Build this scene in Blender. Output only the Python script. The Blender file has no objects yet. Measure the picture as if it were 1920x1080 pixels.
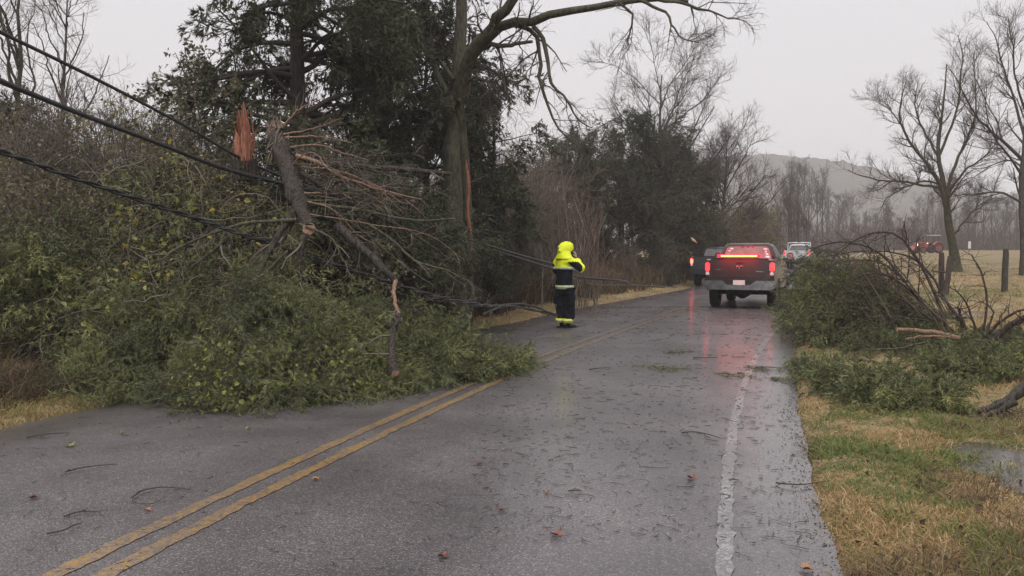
import bpy, bmesh, math
import numpy as np
from mathutils import Vector, Matrix

# ------------------------------------------------------------------ camera, sky, sun, exposure
SC = bpy.context.scene
COL = SC.collection
FPX, CAMH, PITCH = 1600.0, 1.6, math.atan(65 / 1600)
cam = bpy.data.objects.new('camera', bpy.data.cameras.new('camera'))
COL.objects.link(cam)
cam.location = (0, 0, CAMH)
cam.rotation_euler = (math.pi / 2 - PITCH, 0, 0)
cam.data.sensor_width = 36.0
cam.data.lens = 36.0 * FPX / 1920.0
cam.data.clip_start, cam.data.clip_end = 0.05, 3000
SC.camera = cam

SUN_EL, SUN_AZ = math.radians(58), math.radians(200)     # azimuth clockwise from +Y
w = bpy.data.worlds.new('World'); SC.world = w; w.use_nodes = True
nt = w.node_tree; nt.nodes.clear()
sky = nt.nodes.new('ShaderNodeTexSky'); sky.sky_type = 'NISHITA'; sky.sun_disc = False
sky.sun_elevation = SUN_EL; sky.sun_rotation = SUN_AZ; sky.dust_density = 6; sky.air_density = 1.5
hs = nt.nodes.new('ShaderNodeHueSaturation'); hs.inputs['Saturation'].default_value = 0.12
mx = nt.nodes.new('ShaderNodeMix'); mx.data_type = 'RGBA'; mx.inputs[0].default_value = 0.88
mx.inputs[7].default_value = (6.3, 6.17, 6.42, 1)
bg = nt.nodes.new('ShaderNodeBackground'); bg.inputs['Strength'].default_value = 0.1
ow = nt.nodes.new('ShaderNodeOutputWorld')
nt.links.new(sky.outputs[0], hs.inputs['Color']); nt.links.new(hs.outputs[0], mx.inputs[6])
nt.links.new(mx.outputs[2], bg.inputs['Color']); nt.links.new(bg.outputs[0], ow.inputs['Surface'])
sl = bpy.data.lights.new('sun', 'SUN'); sl.energy = 1.5; sl.angle = math.radians(45); sl.color = (1, .97, .93)
so = bpy.data.objects.new('sun', sl); COL.objects.link(so)
sd = Vector((math.sin(SUN_AZ) * math.cos(SUN_EL), math.cos(SUN_AZ) * math.cos(SUN_EL), math.sin(SUN_EL)))
so.rotation_euler = (-sd).to_track_quat('-Z', 'Y').to_euler(); so.location = sd * 60
SC.view_settings.view_transform = 'Standard'; SC.view_settings.look = 'None'
SC.view_settings.exposure = 0.46; SC.view_settings.gamma = 1.0; SC.view_settings.use_curve_mapping = False
SC.render.engine = 'CYCLES'
SC.cycles.max_bounces = 6; SC.cycles.diffuse_bounces = 3; SC.cycles.glossy_bounces = 3
SC.cycles.transmission_bounces = 3; SC.cycles.volume_bounces = 1; SC.cycles.transparent_max_bounces = 8
SC.cycles.use_denoising = True; SC.cycles.sample_clamp_indirect = 6

RNG = np.random.default_rng
A = lambda *x: np.array(x, float)

# ------------------------------------------------------------------ helpers
def at(px, py, d):
    """point of the place seen at photograph pixel (px, py) at forward distance d"""
    u = (px - 960) / FPX; v = (540 - py) / FPX
    dy = math.cos(PITCH) + v * math.sin(PITCH); dz = -math.sin(PITCH) + v * math.cos(PITCH)
    s = d / dy
    return np.array([u * s, d, CAMH + dz * s])

def onground(px, py, z=0.0):
    u = (px - 960) / FPX; v = (540 - py) / FPX
    dy = math.cos(PITCH) + v * math.sin(PITCH); dz = -math.sin(PITCH) + v * math.cos(PITCH)
    s = (CAMH - z) / -dz
    return np.array([u * s, dy * s, z])

def norm(v):
    return v / np.maximum(np.linalg.norm(v, axis=-1, keepdims=True), 1e-9)

def rnd_unit(rng, n):
    return norm(rng.normal(size=(n, 3)))

def sstep(a, b, x):
    t = np.clip((x - a) / (b - a), 0, 1)
    return t * t * (3 - 2 * t)

def vnoise(x, y, seed=0):
    """smooth value noise"""
    x = np.asarray(x, float); y = np.asarray(y, float)
    xi = np.floor(x).astype(np.int64); yi = np.floor(y).astype(np.int64)
    fx = x - xi; fy = y - yi; fx = fx * fx * (3 - 2 * fx); fy = fy * fy * (3 - 2 * fy)
    def h(a, b):
        n = (a * 374761393 + b * 668265263 + seed * 974711) & 0x7fffffff
        n = ((n ^ (n >> 13)) * 1274126177) & 0x7fffffff
        return ((n ^ (n >> 16)) & 0xffff) / 65535.0
    return (h(xi, yi) * (1 - fx) + h(xi + 1, yi) * fx) * (1 - fy) + (h(xi, yi + 1) * (1 - fx) + h(xi + 1, yi + 1) * fx) * fy

def spline(pts, n):
    """Catmull-Rom through points -> n points"""
    p = np.asarray(pts, float)
    if len(p) == 2:
        t = np.linspace(0, 1, n)[:, None]
        return p[0] * (1 - t) + p[1] * t
    q = np.vstack([2 * p[0] - p[1], p, 2 * p[-1] - p[-2]])
    u = np.linspace(0, len(p) - 1 - 1e-6, n); i = u.astype(int); t = (u - i)[:, None]
    a, b, c, d = q[i], q[i + 1], q[i + 2], q[i + 3]
    return .5 * (2 * b + (c - a) * t + (2 * a - 5 * b + 4 * c - d) * t ** 2 + (3 * b - a - 3 * c + d) * t ** 3)

class MB:
    """collects faces, then builds ONE mesh object"""
    def __init__(s):
        s.v = []; s.q = []; s.t = []; s.qm = []; s.tm = []; s.a = []; s.n = 0
    def add(s, V, Fc, a=.5, mat=0):
        V = np.asarray(V, float).reshape(-1, 3); Fc = np.asarray(Fc, np.int64)
        s.v.append(V); s.a.append(np.broadcast_to(np.asarray(a, float), (len(V),)))
        if len(Fc):
            if Fc.shape[1] == 4:
                s.q.append(Fc + s.n); s.qm.append(np.full(len(Fc), mat))
            else:
                s.t.append(Fc + s.n); s.tm.append(np.full(len(Fc), mat))
        s.n += len(V)
        return s
    def mesh(s, name, smooth=True):
        V = np.concatenate(s.v).astype(np.float32)
        q = np.concatenate(s.q) if s.q else np.zeros((0, 4), int)
        t = np.concatenate(s.t) if s.t else np.zeros((0, 3), int)
        m = np.concatenate((s.qm or []) + (s.tm or [])).astype(np.int32)
        me = bpy.data.meshes.new(name)
        me.vertices.add(len(V)); me.vertices.foreach_set('co', V.ravel())
        me.loops.add(q.size + t.size); me.polygons.add(len(q) + len(t))
        me.loops.foreach_set('vertex_index', np.concatenate([q.ravel(), t.ravel()]).astype(np.int32))
        tot = np.concatenate([np.full(len(q), 4), np.full(len(t), 3)]).astype(np.int32)
        me.polygons.foreach_set('loop_start', np.concatenate([[0], np.cumsum(tot)[:-1]]).astype(np.int32))
        me.polygons.foreach_set('loop_total', tot)
        me.polygons.foreach_set('material_index', m)
        me.polygons.foreach_set('use_smooth', np.full(len(tot), smooth))
        at_ = me.attributes.new('tint', 'FLOAT', 'POINT')
        at_.data.foreach_set('value', np.concatenate(s.a).astype(np.float32))
        me.update(calc_edges=True)
        return me
    def build(s, name, mats, parent=None, smooth=True, loc=None):
        me = s.mesh(name, smooth)
        for m in (mats if isinstance(mats, (list, tuple)) else [mats]): me.materials.append(m)
        return link(name, me, parent, loc)

def link(name, me, parent=None, loc=None):
    o = bpy.data.objects.new(name, me); COL.objects.link(o)
    if parent is not None: o.parent = parent
    if loc is not None: o.location = loc
    return o

def empty(name, loc=(0, 0, 0), rz=0.0):
    o = bpy.data.objects.new(name, None); COL.objects.link(o)
    o.location = loc; o.rotation_euler = (0, 0, rz); o.empty_display_size = .2
    return o

def tag(o, label=None, cat=None, group=None, kind=None):
    if label: o['label'] = label
    if cat: o['category'] = cat
    if group: o['group'] = group
    if kind: o['kind'] = kind
    return o

def copy_tree(o, parent=None):
    c = o.copy(); COL.objects.link(c)
    if parent is not None: c.parent = parent
    for ch in list(o.children): copy_tree(ch, c)
    return c

def tubes(mb, P, R, k=5, a=.5, mat=0, cap=False):
    """P (B,n,3), R (B,n): batch of tapered tubes"""
    P = np.asarray(P, float); R = np.asarray(R, float)
    if P.ndim == 2: P = P[None]; R = np.broadcast_to(R, P.shape[1:2])[None]
    B, n, _ = P.shape
    if B == 0: return
    T = np.gradient(P, axis=1); T = norm(T)
    ref = np.where(np.abs(T[:, :1, 2:3]) > .9, A(1, 0, 0), A(0, 0, 1)) * np.ones((B, n, 1))
    N1 = norm(np.cross(T, ref)); N2 = np.cross(T, N1)
    ang = np.arange(k) * 2 * math.pi / k
    V = P[:, :, None] + R[:, :, None, None] * (N1[:, :, None] * np.cos(ang)[:, None] + N2[:, :, None] * np.sin(ang)[:, None])
    i = np.arange(k); j = (i + 1) % k
    base = (np.arange(B)[:, None, None] * n + np.arange(n - 1)[None, :, None]) * k
    F = np.stack([base + i, base + j, base + j + k, base + i + k], -1).reshape(-1, 4)
    av = a if np.ndim(a) == 0 else np.repeat(np.asarray(a), n * k)
    mb.add(V.reshape(-1, 3), F, av, mat)
    if cap:
        for e in (0, n - 1):
            Vc = V[:, e]; c = P[:, e]
            VV = np.concatenate([Vc, c[:, None]], 1)
            b0 = np.arange(B)[:, None] * (k + 1)
            F = np.stack([b0 + i, b0 + j, b0 + k + 0 * i], -1).reshape(-1, 3)
            mb.add(VV.reshape(-1, 3), F, a if np.ndim(a) == 0 else np.repeat(np.asarray(a), k + 1), mat)

def sample_curve(P, R, idx, t):
    """points, tangents, radii on curves P[idx] at parameter t"""
    n = P.shape[1]; u = t * (n - 1); i = np.clip(u.astype(int), 0, n - 2); f = (u - i)[:, None]
    a = P[idx, i]; b = P[idx, i + 1]
    r = R[idx, i] * (1 - f[:, 0]) + R[idx, i + 1] * f[:, 0]
    return a * (1 - f) + b * f, norm(b - a), r

def grow(rng, P, R, m, t0, t1, ang, length, n=4, trop=0.0, wander=.25, rscale=.6, rmin=.003, taper=.35, lenfall=.5):
    """children branches of curves P,R. length: absolute mean length"""
    B = len(P); idx = np.repeat(np.arange(B), m); N = len(idx)
    if N == 0: return np.zeros((0, n, 3)), np.zeros((0, n))
    t = rng.uniform(t0, t1, N)
    p, T, r = sample_curve(P, R, idx, t)
    perp = norm(np.cross(T, rnd_unit(rng, N)))
    an = np.radians(rng.normal(ang, ang * .25, N))[:, None]
    d = norm(T * np.cos(an) + perp * np.sin(an))
    L = length * rng.uniform(.55, 1.25, N) * (1 - lenfall * (t - t0) / max(t1 - t0, 1e-6))
    out = np.zeros((N, n, 3)); out[:, 0] = p
    for k in range(1, n):
        d = norm(d + rng.normal(size=(N, 3)) * wander / n * 2 + A(0, 0, trop) / n * 2)
        out[:, k] = out[:, k - 1] + d * (L / (n - 1))[:, None]
    r0 = np.maximum(np.minimum(r * rscale, L * .03 + rmin), rmin)
    rr = r0[:, None] * np.linspace(1, taper, n)[None]
    return out, np.maximum(rr, rmin * .6)

def blades(mb, rng, base, d, L, W, tint, mat=0):
    """single-triangle leaf blades"""
    N = len(base)
    wv = norm(np.cross(d, rnd_unit(rng, N))) * (np.asarray(W) * np.ones(N))[:, None] * .5
    tip = base + d * (np.asarray(L) * np.ones(N))[:, None]
    V = np.stack([base + wv, tip, base - wv], 1).reshape(-1, 3)
    mb.add(V, np.arange(N * 3).reshape(-1, 3), np.repeat(tint * np.ones(N), 3), mat)

def boughs(mb, rng, pos, d, L, droop=.8, nspray=12, nblade=9, bl=.09, bw=.018, tint=None, wood=None, wr=.006, spread=.85, hang=.35):
    """feathery evergreen boughs"""
    B = len(pos)
    if B == 0: return
    n = 6; L = np.asarray(L) * np.ones(B)
    P = np.zeros((B, n, 3)); P[:, 0] = pos; dd = norm(d)
    for k in range(1, n):
        dd = norm(dd + rng.normal(size=(B, 3)) * .13 + A(0, 0, -droop / n))
        P[:, k] = P[:, k - 1] + dd * (L / (n - 1))[:, None]
    if tint is None: tint = np.clip(rng.normal(.45, .2, B), 0, 1)
    R = (wr * np.linspace(1, .3, n))[None] * np.ones((B, 1))
    if wood is not None: tubes(wood, P, R, 3, rng.uniform(.2, .8, B))
    idx = np.repeat(np.arange(B), nspray)
    t = np.tile(np.linspace(.12, 1, nspray), B) + rng.normal(size=B * nspray) * .03
    t = np.clip(t, 0, .999)
    p, T, _ = sample_curve(P, R, idx, t)
    N = len(p)
    perp = norm(np.cross(T, rnd_unit(rng, N)))
    sd_ = norm(T * .75 + perp * spread + A(0, 0, -hang) * rng.uniform(0, 1, (N, 1)))
    sl_ = L[idx] * .42 * (1.15 - .75 * t) * rng.uniform(.6, 1.2, N)
    j = np.repeat(np.arange(N), nblade); M = len(j)
    s = np.tile(np.linspace(.05, 1, nblade), N)
    b = p[j] + sd_[j] * (sl_[j] * s)[:, None] + A(0, 0, -1) * (s ** 2 * sl_[j] * .15)[:, None]
    bd = norm(sd_[j] * .9 + rnd_unit(rng, M) * .65)
    blades(mb, rng, b, bd, bl * rng.uniform(.6, 1.3, M), bw * rng.uniform(.7, 1.3, M), np.clip(tint[idx][j] + rng.normal(size=M) * .1, 0, 1))

def leaves(mb, rng, pos, size, tint, up=.3, mat=0):
    """broad leaves: two bent halves"""
    N = len(pos); d = norm(rnd_unit(rng, N) + A(0, 0, -.5)); nrm = norm(np.cross(d, rnd_unit(rng, N)) + A(0, -up, up))
    s = norm(np.cross(d, nrm)); L = (size * rng.uniform(.6, 1.3, N))[:, None]
    nrm = np.cross(s, d)
    V = np.stack([pos, pos + d * L * .35 + s * L * .42 + nrm * L * .12, pos + d * L * .8 + s * L * .22 + nrm * L * .05, pos + d * L * 1.05 - nrm * L * .08,
                  pos + d * L * .8 - s * L * .22 + nrm * L * .05, pos + d * L * .35 - s * L * .42 + nrm * L * .12], 1).reshape(-1, 3)
    b = np.arange(N)[:, None] * 6
    F = np.concatenate([b + np.array([[0, 1, 2, 3]]), b + np.array([[0, 3, 4, 5]])])
    mb.add(V, F, np.repeat(tint * np.ones(N), 6), mat)

# ------------------------------------------------------------------ materials
def newmat(name):
    m = bpy.data.materials.new(name); m.use_nodes = True
    nt = m.node_tree; p = nt.nodes['Principled BSDF']
    return m, nt, p

def node(nt, typ, **kw):
    n = nt.nodes.new(typ)
    for k, v in kw.items():
        if k in n.inputs: n.inputs[k].default_value = v
        else: setattr(n, k, v)
    return n

def ramp(nt, fac, stops):
    r = nt.nodes.new('ShaderNodeValToRGB'); e = r.color_ramp.elements
    while len(e) < len(stops): e.new(.5)
    for el, (p, c) in zip(e, stops): el.position = p; el.color = (*c, 1)
    nt.links.new(fac, r.inputs['Fac'])
    return r.outputs['Color']

def noise(nt, scale, detail=4, coord='Object', stretch=None, rough=.6):
    tc = nt.nodes.new('ShaderNodeTexCoord'); n = nt.nodes.new('ShaderNodeTexNoise')
    n.inputs['Scale'].default_value = scale; n.inputs['Detail'].default_value = detail; n.inputs['Roughness'].default_value = rough
    src = tc.outputs[coord]
    if stretch:
        mp = nt.nodes.new('ShaderNodeMapping'); mp.inputs['Scale'].default_value = stretch
        nt.links.new(src, mp.inputs['Vector']); src = mp.outputs[0]
    nt.links.new(src, n.inputs['Vector'])
    return n.outputs['Fac']

def bump(nt, p, h, strength=.4, dist=.02):
    b = nt.nodes.new('ShaderNodeBump'); b.inputs['Strength'].default_value = strength; b.inputs['Distance'].default_value = dist
    nt.links.new(h, b.inputs['Height']); nt.links.new(b.outputs[0], p.inputs['Normal'])

def tint_mat(name, stops, rough=.55, spec=.35, trans=0.0):
    """colour follows the per-leaf 'tint' value"""
    m, nt, p = newmat(name)
    at_ = nt.nodes.new('ShaderNodeAttribute'); at_.attribute_name = 'tint'
    c = ramp(nt, at_.outputs['Fac'], stops)
    nt.links.new(c, p.inputs['Base Color']); p.inputs['Roughness'].default_value = rough
    p.inputs['Specular IOR Level'].default_value = spec
    if trans:
        t = nt.nodes.new('ShaderNodeBsdfTranslucent'); nt.links.new(c, t.inputs['Color'])
        mxs = nt.nodes.new('ShaderNodeMixShader'); mxs.inputs[0].default_value = trans
        nt.links.new(p.outputs[0], mxs.inputs[1]); nt.links.new(t.outputs[0], mxs.inputs[2])
        nt.links.new(mxs.outputs[0], nt.nodes['Material Output'].inputs['Surface'])
    return m

def noisy_mat(name, c0, c1, scale=6, rough=.6, spec=.4, stretch=None, bmp=0, bd=.02, lo=.35, hi=.65, rvar=0, metal=0, coat=0):
    m, nt, p = newmat(name)
    n = noise(nt, scale, 5, stretch=stretch)
    nt.links.new(ramp(nt, n, [(lo, c0), (hi, c1)]), p.inputs['Base Color'])
    p.inputs['Roughness'].default_value = rough; p.inputs['Specular IOR Level'].default_value = spec
    p.inputs['Metallic'].default_value = metal; p.inputs['Coat Weight'].default_value = coat; p.inputs['Coat Roughness'].default_value = .08
    if rvar:
        mr = node(nt, 'ShaderNodeMapRange'); mr.inputs[3].default_value = max(rough - rvar, .02); mr.inputs[4].default_value = min(rough + rvar, 1)
        nt.links.new(noise(nt, scale * .6, 3), mr.inputs[0]); nt.links.new(mr.outputs[0], p.inputs['Roughness'])
    if bmp: bump(nt, p, n, bmp, bd)
    return m

def glow_mat(name, col, strength, base=(.3, .01, .01)):
    m, nt, p = newmat(name)
    p.inputs['Base Color'].default_value = (*base, 1); p.inputs['Roughness'].default_value = .2
    p.inputs['Emission Color'].default_value = (*col, 1)
    n = noise(nt, 30, 1); mr = node(nt, 'ShaderNodeMapRange'); mr.inputs[1].default_value = .3; mr.inputs[2].default_value = .7
    mr.inputs[3].default_value = strength * .75; mr.inputs[4].default_value = strength * 1.2
    nt.links.new(n, mr.inputs[0]); nt.links.new(mr.outputs[0], p.inputs['Emission Strength'])
    return m

M = {}
M['bark'] = noisy_mat('wet_bark', (.022, .018, .015), (.085, .072, .06), 9, .6, .4, (4, 4, .7), .9, .03)
M['bark_grey'] = noisy_mat('grey_bark', (.03, .026, .022), (.10, .09, .075), 10, .65, .35, (4, 4, .8), .8, .03)
M['bark_moss'] = noisy_mat('mossy_bark', (.035, .03, .025), (.10, .10, .055), 7, .7, .3, (3, 3, .8), .9, .03)
M['bark_cedar'] = noisy_mat('cedar_bark', (.018, .014, .012), (.095, .075, .062), 8, .7, .3, (5, 5, .6), 1.0, .05)
M['twig'] = tint_mat('bare_twigs', [(0, (.04, .033, .03)), (.5, (.08, .065, .055)), (1, (.14, .115, .095))], .7, .3)
M['twig_pale'] = tint_mat('pale_twigs', [(0, (.07, .055, .045)), (.6, (.14, .115, .09)), (1, (.22, .19, .15))], .7, .3)
M['twig_red'] = tint_mat('reddish_twigs', [(0, (.04, .027, .022)), (.5, (.075, .05, .04)), (1, (.13, .085, .065))], .7, .3)
M['cedar'] = tint_mat('cedar_foliage', [(0, (.03, .032, .018)), (.4, (.055, .06, .03)), (.75, (.085, .088, .04)), (1, (.14, .125, .06))], .6, .35, .15)
M['cedar_dark'] = tint_mat('dark_cedar_foliage', [(0, (.04, .044, .03)), (.5, (.072, .078, .046)), (1, (.125, .12, .07))], .65, .3, .1)
M['cedar_fresh'] = tint_mat('fallen_cedar_foliage', [(0, (.08, .078, .046)), (.35, (.125, .143, .062)), (.65, (.20, .21, .082)), (1, (.36, .34, .13))], .55, .4, .15)
M['shrub'] = tint_mat('olive_shrub_foliage', [(0, (.075, .07, .042)), (.4, (.145, .13, .066)), (.8, (.21, .19, .085)), (1, (.32, .26, .12))], .55, .4, .2)
M['shrub_brown'] = tint_mat('browning_foliage', [(0, (.07, .056, .04)), (.5, (.14, .112, .072)), (1, (.24, .19, .115))], .65, .3, .2)
M['vine'] = tint_mat('vine_leaf', [(0, (.08, .11, .025)), (.45, (.18, .20, .045)), (.75, (.32, .31, .07)), (1, (.50, .36, .05))], .45, .4, .3)
M['splinter'] = noisy_mat('torn_heartwood', (.11, .042, .03), (.46, .19, .11), 9, .6, .3, (9, 9, .5), .8, .03)
M['torn_pale'] = noisy_mat('weathered_torn_wood', (.13, .085, .065), (.40, .29, .23), 16, .7, .3, (6, 6, 1), .8, .03)
M['sawn'] = noisy_mat('fresh_cut_wood', (.42, .22, .15), (.62, .40, .29), 30, .6, .3)
M['barkless'] = noisy_mat('stripped_wood', (.13, .075, .052), (.30, .18, .12), 8, .6, .35, (5, 5, 1), .5, .01)
M['cable'] = noisy_mat('black_cable', (.012, .012, .013), (.03, .03, .032), 30, .4, .5)
M['straw'] = tint_mat('verge_grass_blades', [(0, (.11, .16, .045)), (.3, (.21, .235, .08)), (.45, (.36, .245, .115)), (.8, (.58, .40, .215)), (1, (.66, .51, .32))], .6, .3, .25)
M['weeds'] = tint_mat('dry_weeds', [(0, (.045, .036, .022)), (.5, (.11, .08, .05)), (.85, (.19, .135, .08)), (1, (.30, .23, .13))], .7, .25, .15)
M['black_rubber'] = noisy_mat('black_rubber', (.012, .012, .012), (.028, .026, .025), 14, .7, .3, bmp=.2)
M['black_plastic'] = noisy_mat('black_plastic', (.012, .012, .013), (.022, .022, .023), 20, .5, .4)
M['chrome'] = noisy_mat('wet_chrome', (.22, .215, .22), (.42, .41, .42), 5, .22, .5, metal=1, rvar=.08)
M['glass'] = noisy_mat('dark_glass', (.02, .02, .022), (.035, .034, .036), 2, .10, .6)
M['rain_glass'] = noisy_mat('rain_filmed_rear_glass', (.045, .04, .04), (.085, .08, .08), 5, .26, .4, rvar=.1)
M['tail'] = glow_mat('lit_tail_light', (1, .025, .03), 3.0)
M['brake'] = glow_mat('bright_brake_light', (1, .06, .04), 8)
M['bar_light'] = glow_mat('lit_light_bar', (1, .22, .03), 9)
M['bar_red'] = glow_mat('red_light_bar_halo', (1, .008, .03), 3.2)  # red emission that stands in for the halo around the bright core
M['white_lamp'] = glow_mat('lit_headlamp', (1, .8, .5), 9, (.7, .7, .7))
M['skin'] = noisy_mat('skin', (.42, .25, .18), (.5, .31, .23), 20, .5, .4)
def paint(name, c, rough=.32):
    return noisy_mat(name, tuple(x * .85 for x in c), tuple(min(x * 1.1, 1) for x in c), 3, rough, .5, coat=.6, rvar=.07)
M['paint_dark'] = paint('dark_maroon_grey_paint', (.034, .022, .021))
M['paint_black'] = paint('black_paint', (.05, .05, .056))
M['paint_white'] = paint('white_paint', (.62, .62, .63))
M['paint_red'] = paint('red_tractor_paint', (.27, .04, .028), .5)
M['plate'] = noisy_mat('plate_white', (.55, .55, .54), (.68, .68, .66), 12, .4)
M['sticker'] = noisy_mat('white_decal', (.6, .58, .58), (.75, .72, .72), 12, .5)

# ------------------------------------------------------------------ the lie of the land
_cd = A(4.17, 5.0, 6.25, 7.7, 9.9, 10.85, 13.08, 16.16, 19.36, 24, 31, 39)
_cx = A(-2.13, -1.94, -1.62, -1.2, -.57, -.12, .57, 1.62, 2.91, 4.75, 7.7, 10.95)
_cp = np.polyfit(_cd, _cx, 3); _cdp = np.polyder(_cp)
def road_x(d):
    d = np.asarray(d, float)
    lo, hi = 3.0, 36.0
    x = np.polyval(_cp, np.clip(d, lo, hi))
    x = x + np.where(d < lo, (d - lo) * np.polyval(_cdp, lo), 0)
    return x + np.where(d > hi, (d - hi) * np.polyval(_cdp, hi), 0)
def edge_r(d): return road_x(d) + 3.2 + np.interp(d, [0, 12, 17, 30], [.62, .6, .5, .5]) + (vnoise(np.asarray(d) * .7, 3.1) - .5) * .08 + (vnoise(np.asarray(d) * 7.0, 5.3) - .5) * .05
def edge_l(d): return road_x(d) - np.interp(d, [5, 8, 12, 17, 25, 40], [3.8, 3.6, 3.3, 3.0, 3.3, 3.0]) + (vnoise(np.asarray(d) * 1.3, 8.7) - .5) * .14
def road_z(d):
    return np.interp(d, [-100, 40, 52, 66, 110, 200, 1200], [0, 0, .12, .42, 1.2, 2.0, 3.0])
def field_z(d):
    return np.interp(d, [-100, 8, 15, 25, 40, 75, 110, 150, 300, 1200], [0, 0, .12, .40, .70, 1.15, 1.58, 2.12, 3.0, 8])
PUDDLES = [(1850, 850, .75, 1.0, 'shallow rain puddle in the grass at the lower right'), (1600, 668, .35, .7, 'puddle at the foot of the green heap'),
           (1860, 560, 2.8, 1.6, 'long rain puddle beyond the fanning branch near the lone post'), (1800, 604, 1.0, .9, 'rain puddle in the straw behind the fanning branch')]
HOLLOW = []
def ground_z(x, y):
    x = np.asarray(x, float); y = np.asarray(y, float)
    er = x - (road_x(y) + 3.8); el = (road_x(y) - 3.6) - x
    zr = road_z(y); zf = field_z(y)
    zr_side = zr + (zf - zr) * sstep(.3, 5.0, er) + .05 * sstep(.2, 1.2, er) - .10 * np.exp(-((er - 2.2) / .8) ** 2) * (y < 13)
    zl_side = zr + (zf * .5 + .25 - zr) * sstep(.2, 5.0, el) + sstep(0.1, 1.0, el) * .08 + .5 * sstep(6, 18, el)
    z = np.where(er > 0, zr_side, np.where(el > 0, zl_side, zr))
    n = (vnoise(x * .9, y * .9, 1) - .5) * .10 + (vnoise(x * 3.1, y * 3.1, 2) - .5) * .05
    side = np.maximum(sstep(.0, 1.2, er), sstep(.0, 1.2, el))
    for cx, cy, rx, ry, lb in HOLLOW: n = n - .11 * np.exp(-1.3 * (((x - cx) / rx) ** 2 + ((y - cy) / ry) ** 2))
    return z + n * side - .09 * (1 - np.maximum(sstep(-.1, .35, er), sstep(-.1, .35, el)))
def gz(x, y): return float(ground_z(x, y))
for px, py, rx, ry, lb in PUDDLES:
    c = onground(px, py, .1); c = onground(px, py, gz(c[0], c[1])); HOLLOW.append((c[0], c[1], rx, ry, lb))

def graded(lo, hi, fine_lo, fine_hi, step, ratio=1.18, big=30):
    g = list(np.arange(fine_lo, fine_hi + 1e-6, step)); s = step
    while g[-1] < hi: s = min(s * ratio, big); g.append(g[-1] + s)
    s = step
    while g[0] > lo: s = min(s * ratio, big); g.insert(0, g[0] - s)
    return np.array(g)
gx = graded(-620, 640, -9, 12, .2); gy = graded(-24, 920, 3, 24, .22)
X, Y = np.meshgrid(gx, gy, indexing='ij')
Z = ground_z(X, Y)
nx, ny = X.shape
ii = (np.arange(nx - 1)[:, None] * ny + np.arange(ny - 1)[None]).ravel()
mb = MB(); mb.add(np.stack([X, Y, Z], -1).reshape(-1, 3), np.stack([ii, ii + ny, ii + ny + 1, ii + 1], -1))
m, nt_, p = newmat('meadow_and_verge')
n1 = noise(nt_, .35, 6); n2 = noise(nt_, 9, 6); n3 = noise(nt_, 1.6, 5)
c1 = ramp(nt_, n1, [(.38, (.13, .125, .055)), (.5, (.27, .205, .105)), (.62, (.38, .285, .16))])
c2 = ramp(nt_, n2, [(.35, (.07, .055, .038)), (.6, (.34, .26, .15))])
mm = node(nt_, 'ShaderNodeMix', data_type='RGBA'); mm.inputs[0].default_value = .5
nt_.links.new(c1, mm.inputs[6]); nt_.links.new(c2, mm.inputs[7])
c3 = ramp(nt_, n3, [(.4, (.35, .3, .25)), (.55, (1, 1, 1))])
m2 = node(nt_, 'ShaderNodeMix', data_type='RGBA', blend_type='MULTIPLY'); m2.inputs[0].default_value = .35
nt_.links.new(mm.outputs[2], m2.inputs[6]); nt_.links.new(c3, m2.inputs[7])
nt_.links.new(m2.outputs[2], p.inputs['Base Color']); p.inputs['Roughness'].default_value = .85; p.inputs['Specular IOR Level'].default_value = .2
bump(nt_, p, n2, .7, .05)
tag(mb.build('ground', m), 'rough grassy ground of verge and pasture, straw coloured and green', kind='structure')

# road --------------------------------------------------------------
ds = np.concatenate([np.arange(-20, 3, .5), np.arange(3, 30, .15), np.arange(30, 200, 1.0)])
lat = np.linspace(0, 1, 33)
el_, er_ = edge_l(ds), edge_r(ds)
RX = el_[:, None] * (1 - lat) + er_[:, None] * lat
RZ = road_z(ds)[:, None] + .03 * (1 - (2 * lat - 1) ** 2)[None] - .025
def road_surf_z(x, y):
    l = (x - edge_l(y)) / (edge_r(y) - edge_l(y)); return road_z(y) + .03 * (1 - (2 * l - 1) ** 2) - .025
RV = np.stack([RX, np.repeat(ds[:, None], 33, 1), RZ], -1)
nr = len(ds); ii = (np.arange(nr - 1)[:, None] * 33 + np.arange(32)[None]).ravel()
wet = np.clip(sstep(.86, .99, lat)[None] * .9 + sstep(.22, .0, lat)[None] * .55 + sstep(12, 22, ds)[:, None] * .35 + 0 * RX, 0, 1)
mb = MB(); mb.add(RV.reshape(-1, 3), np.stack([ii, ii + 1, ii + 34, ii + 33], -1), wet.ravel())

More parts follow.
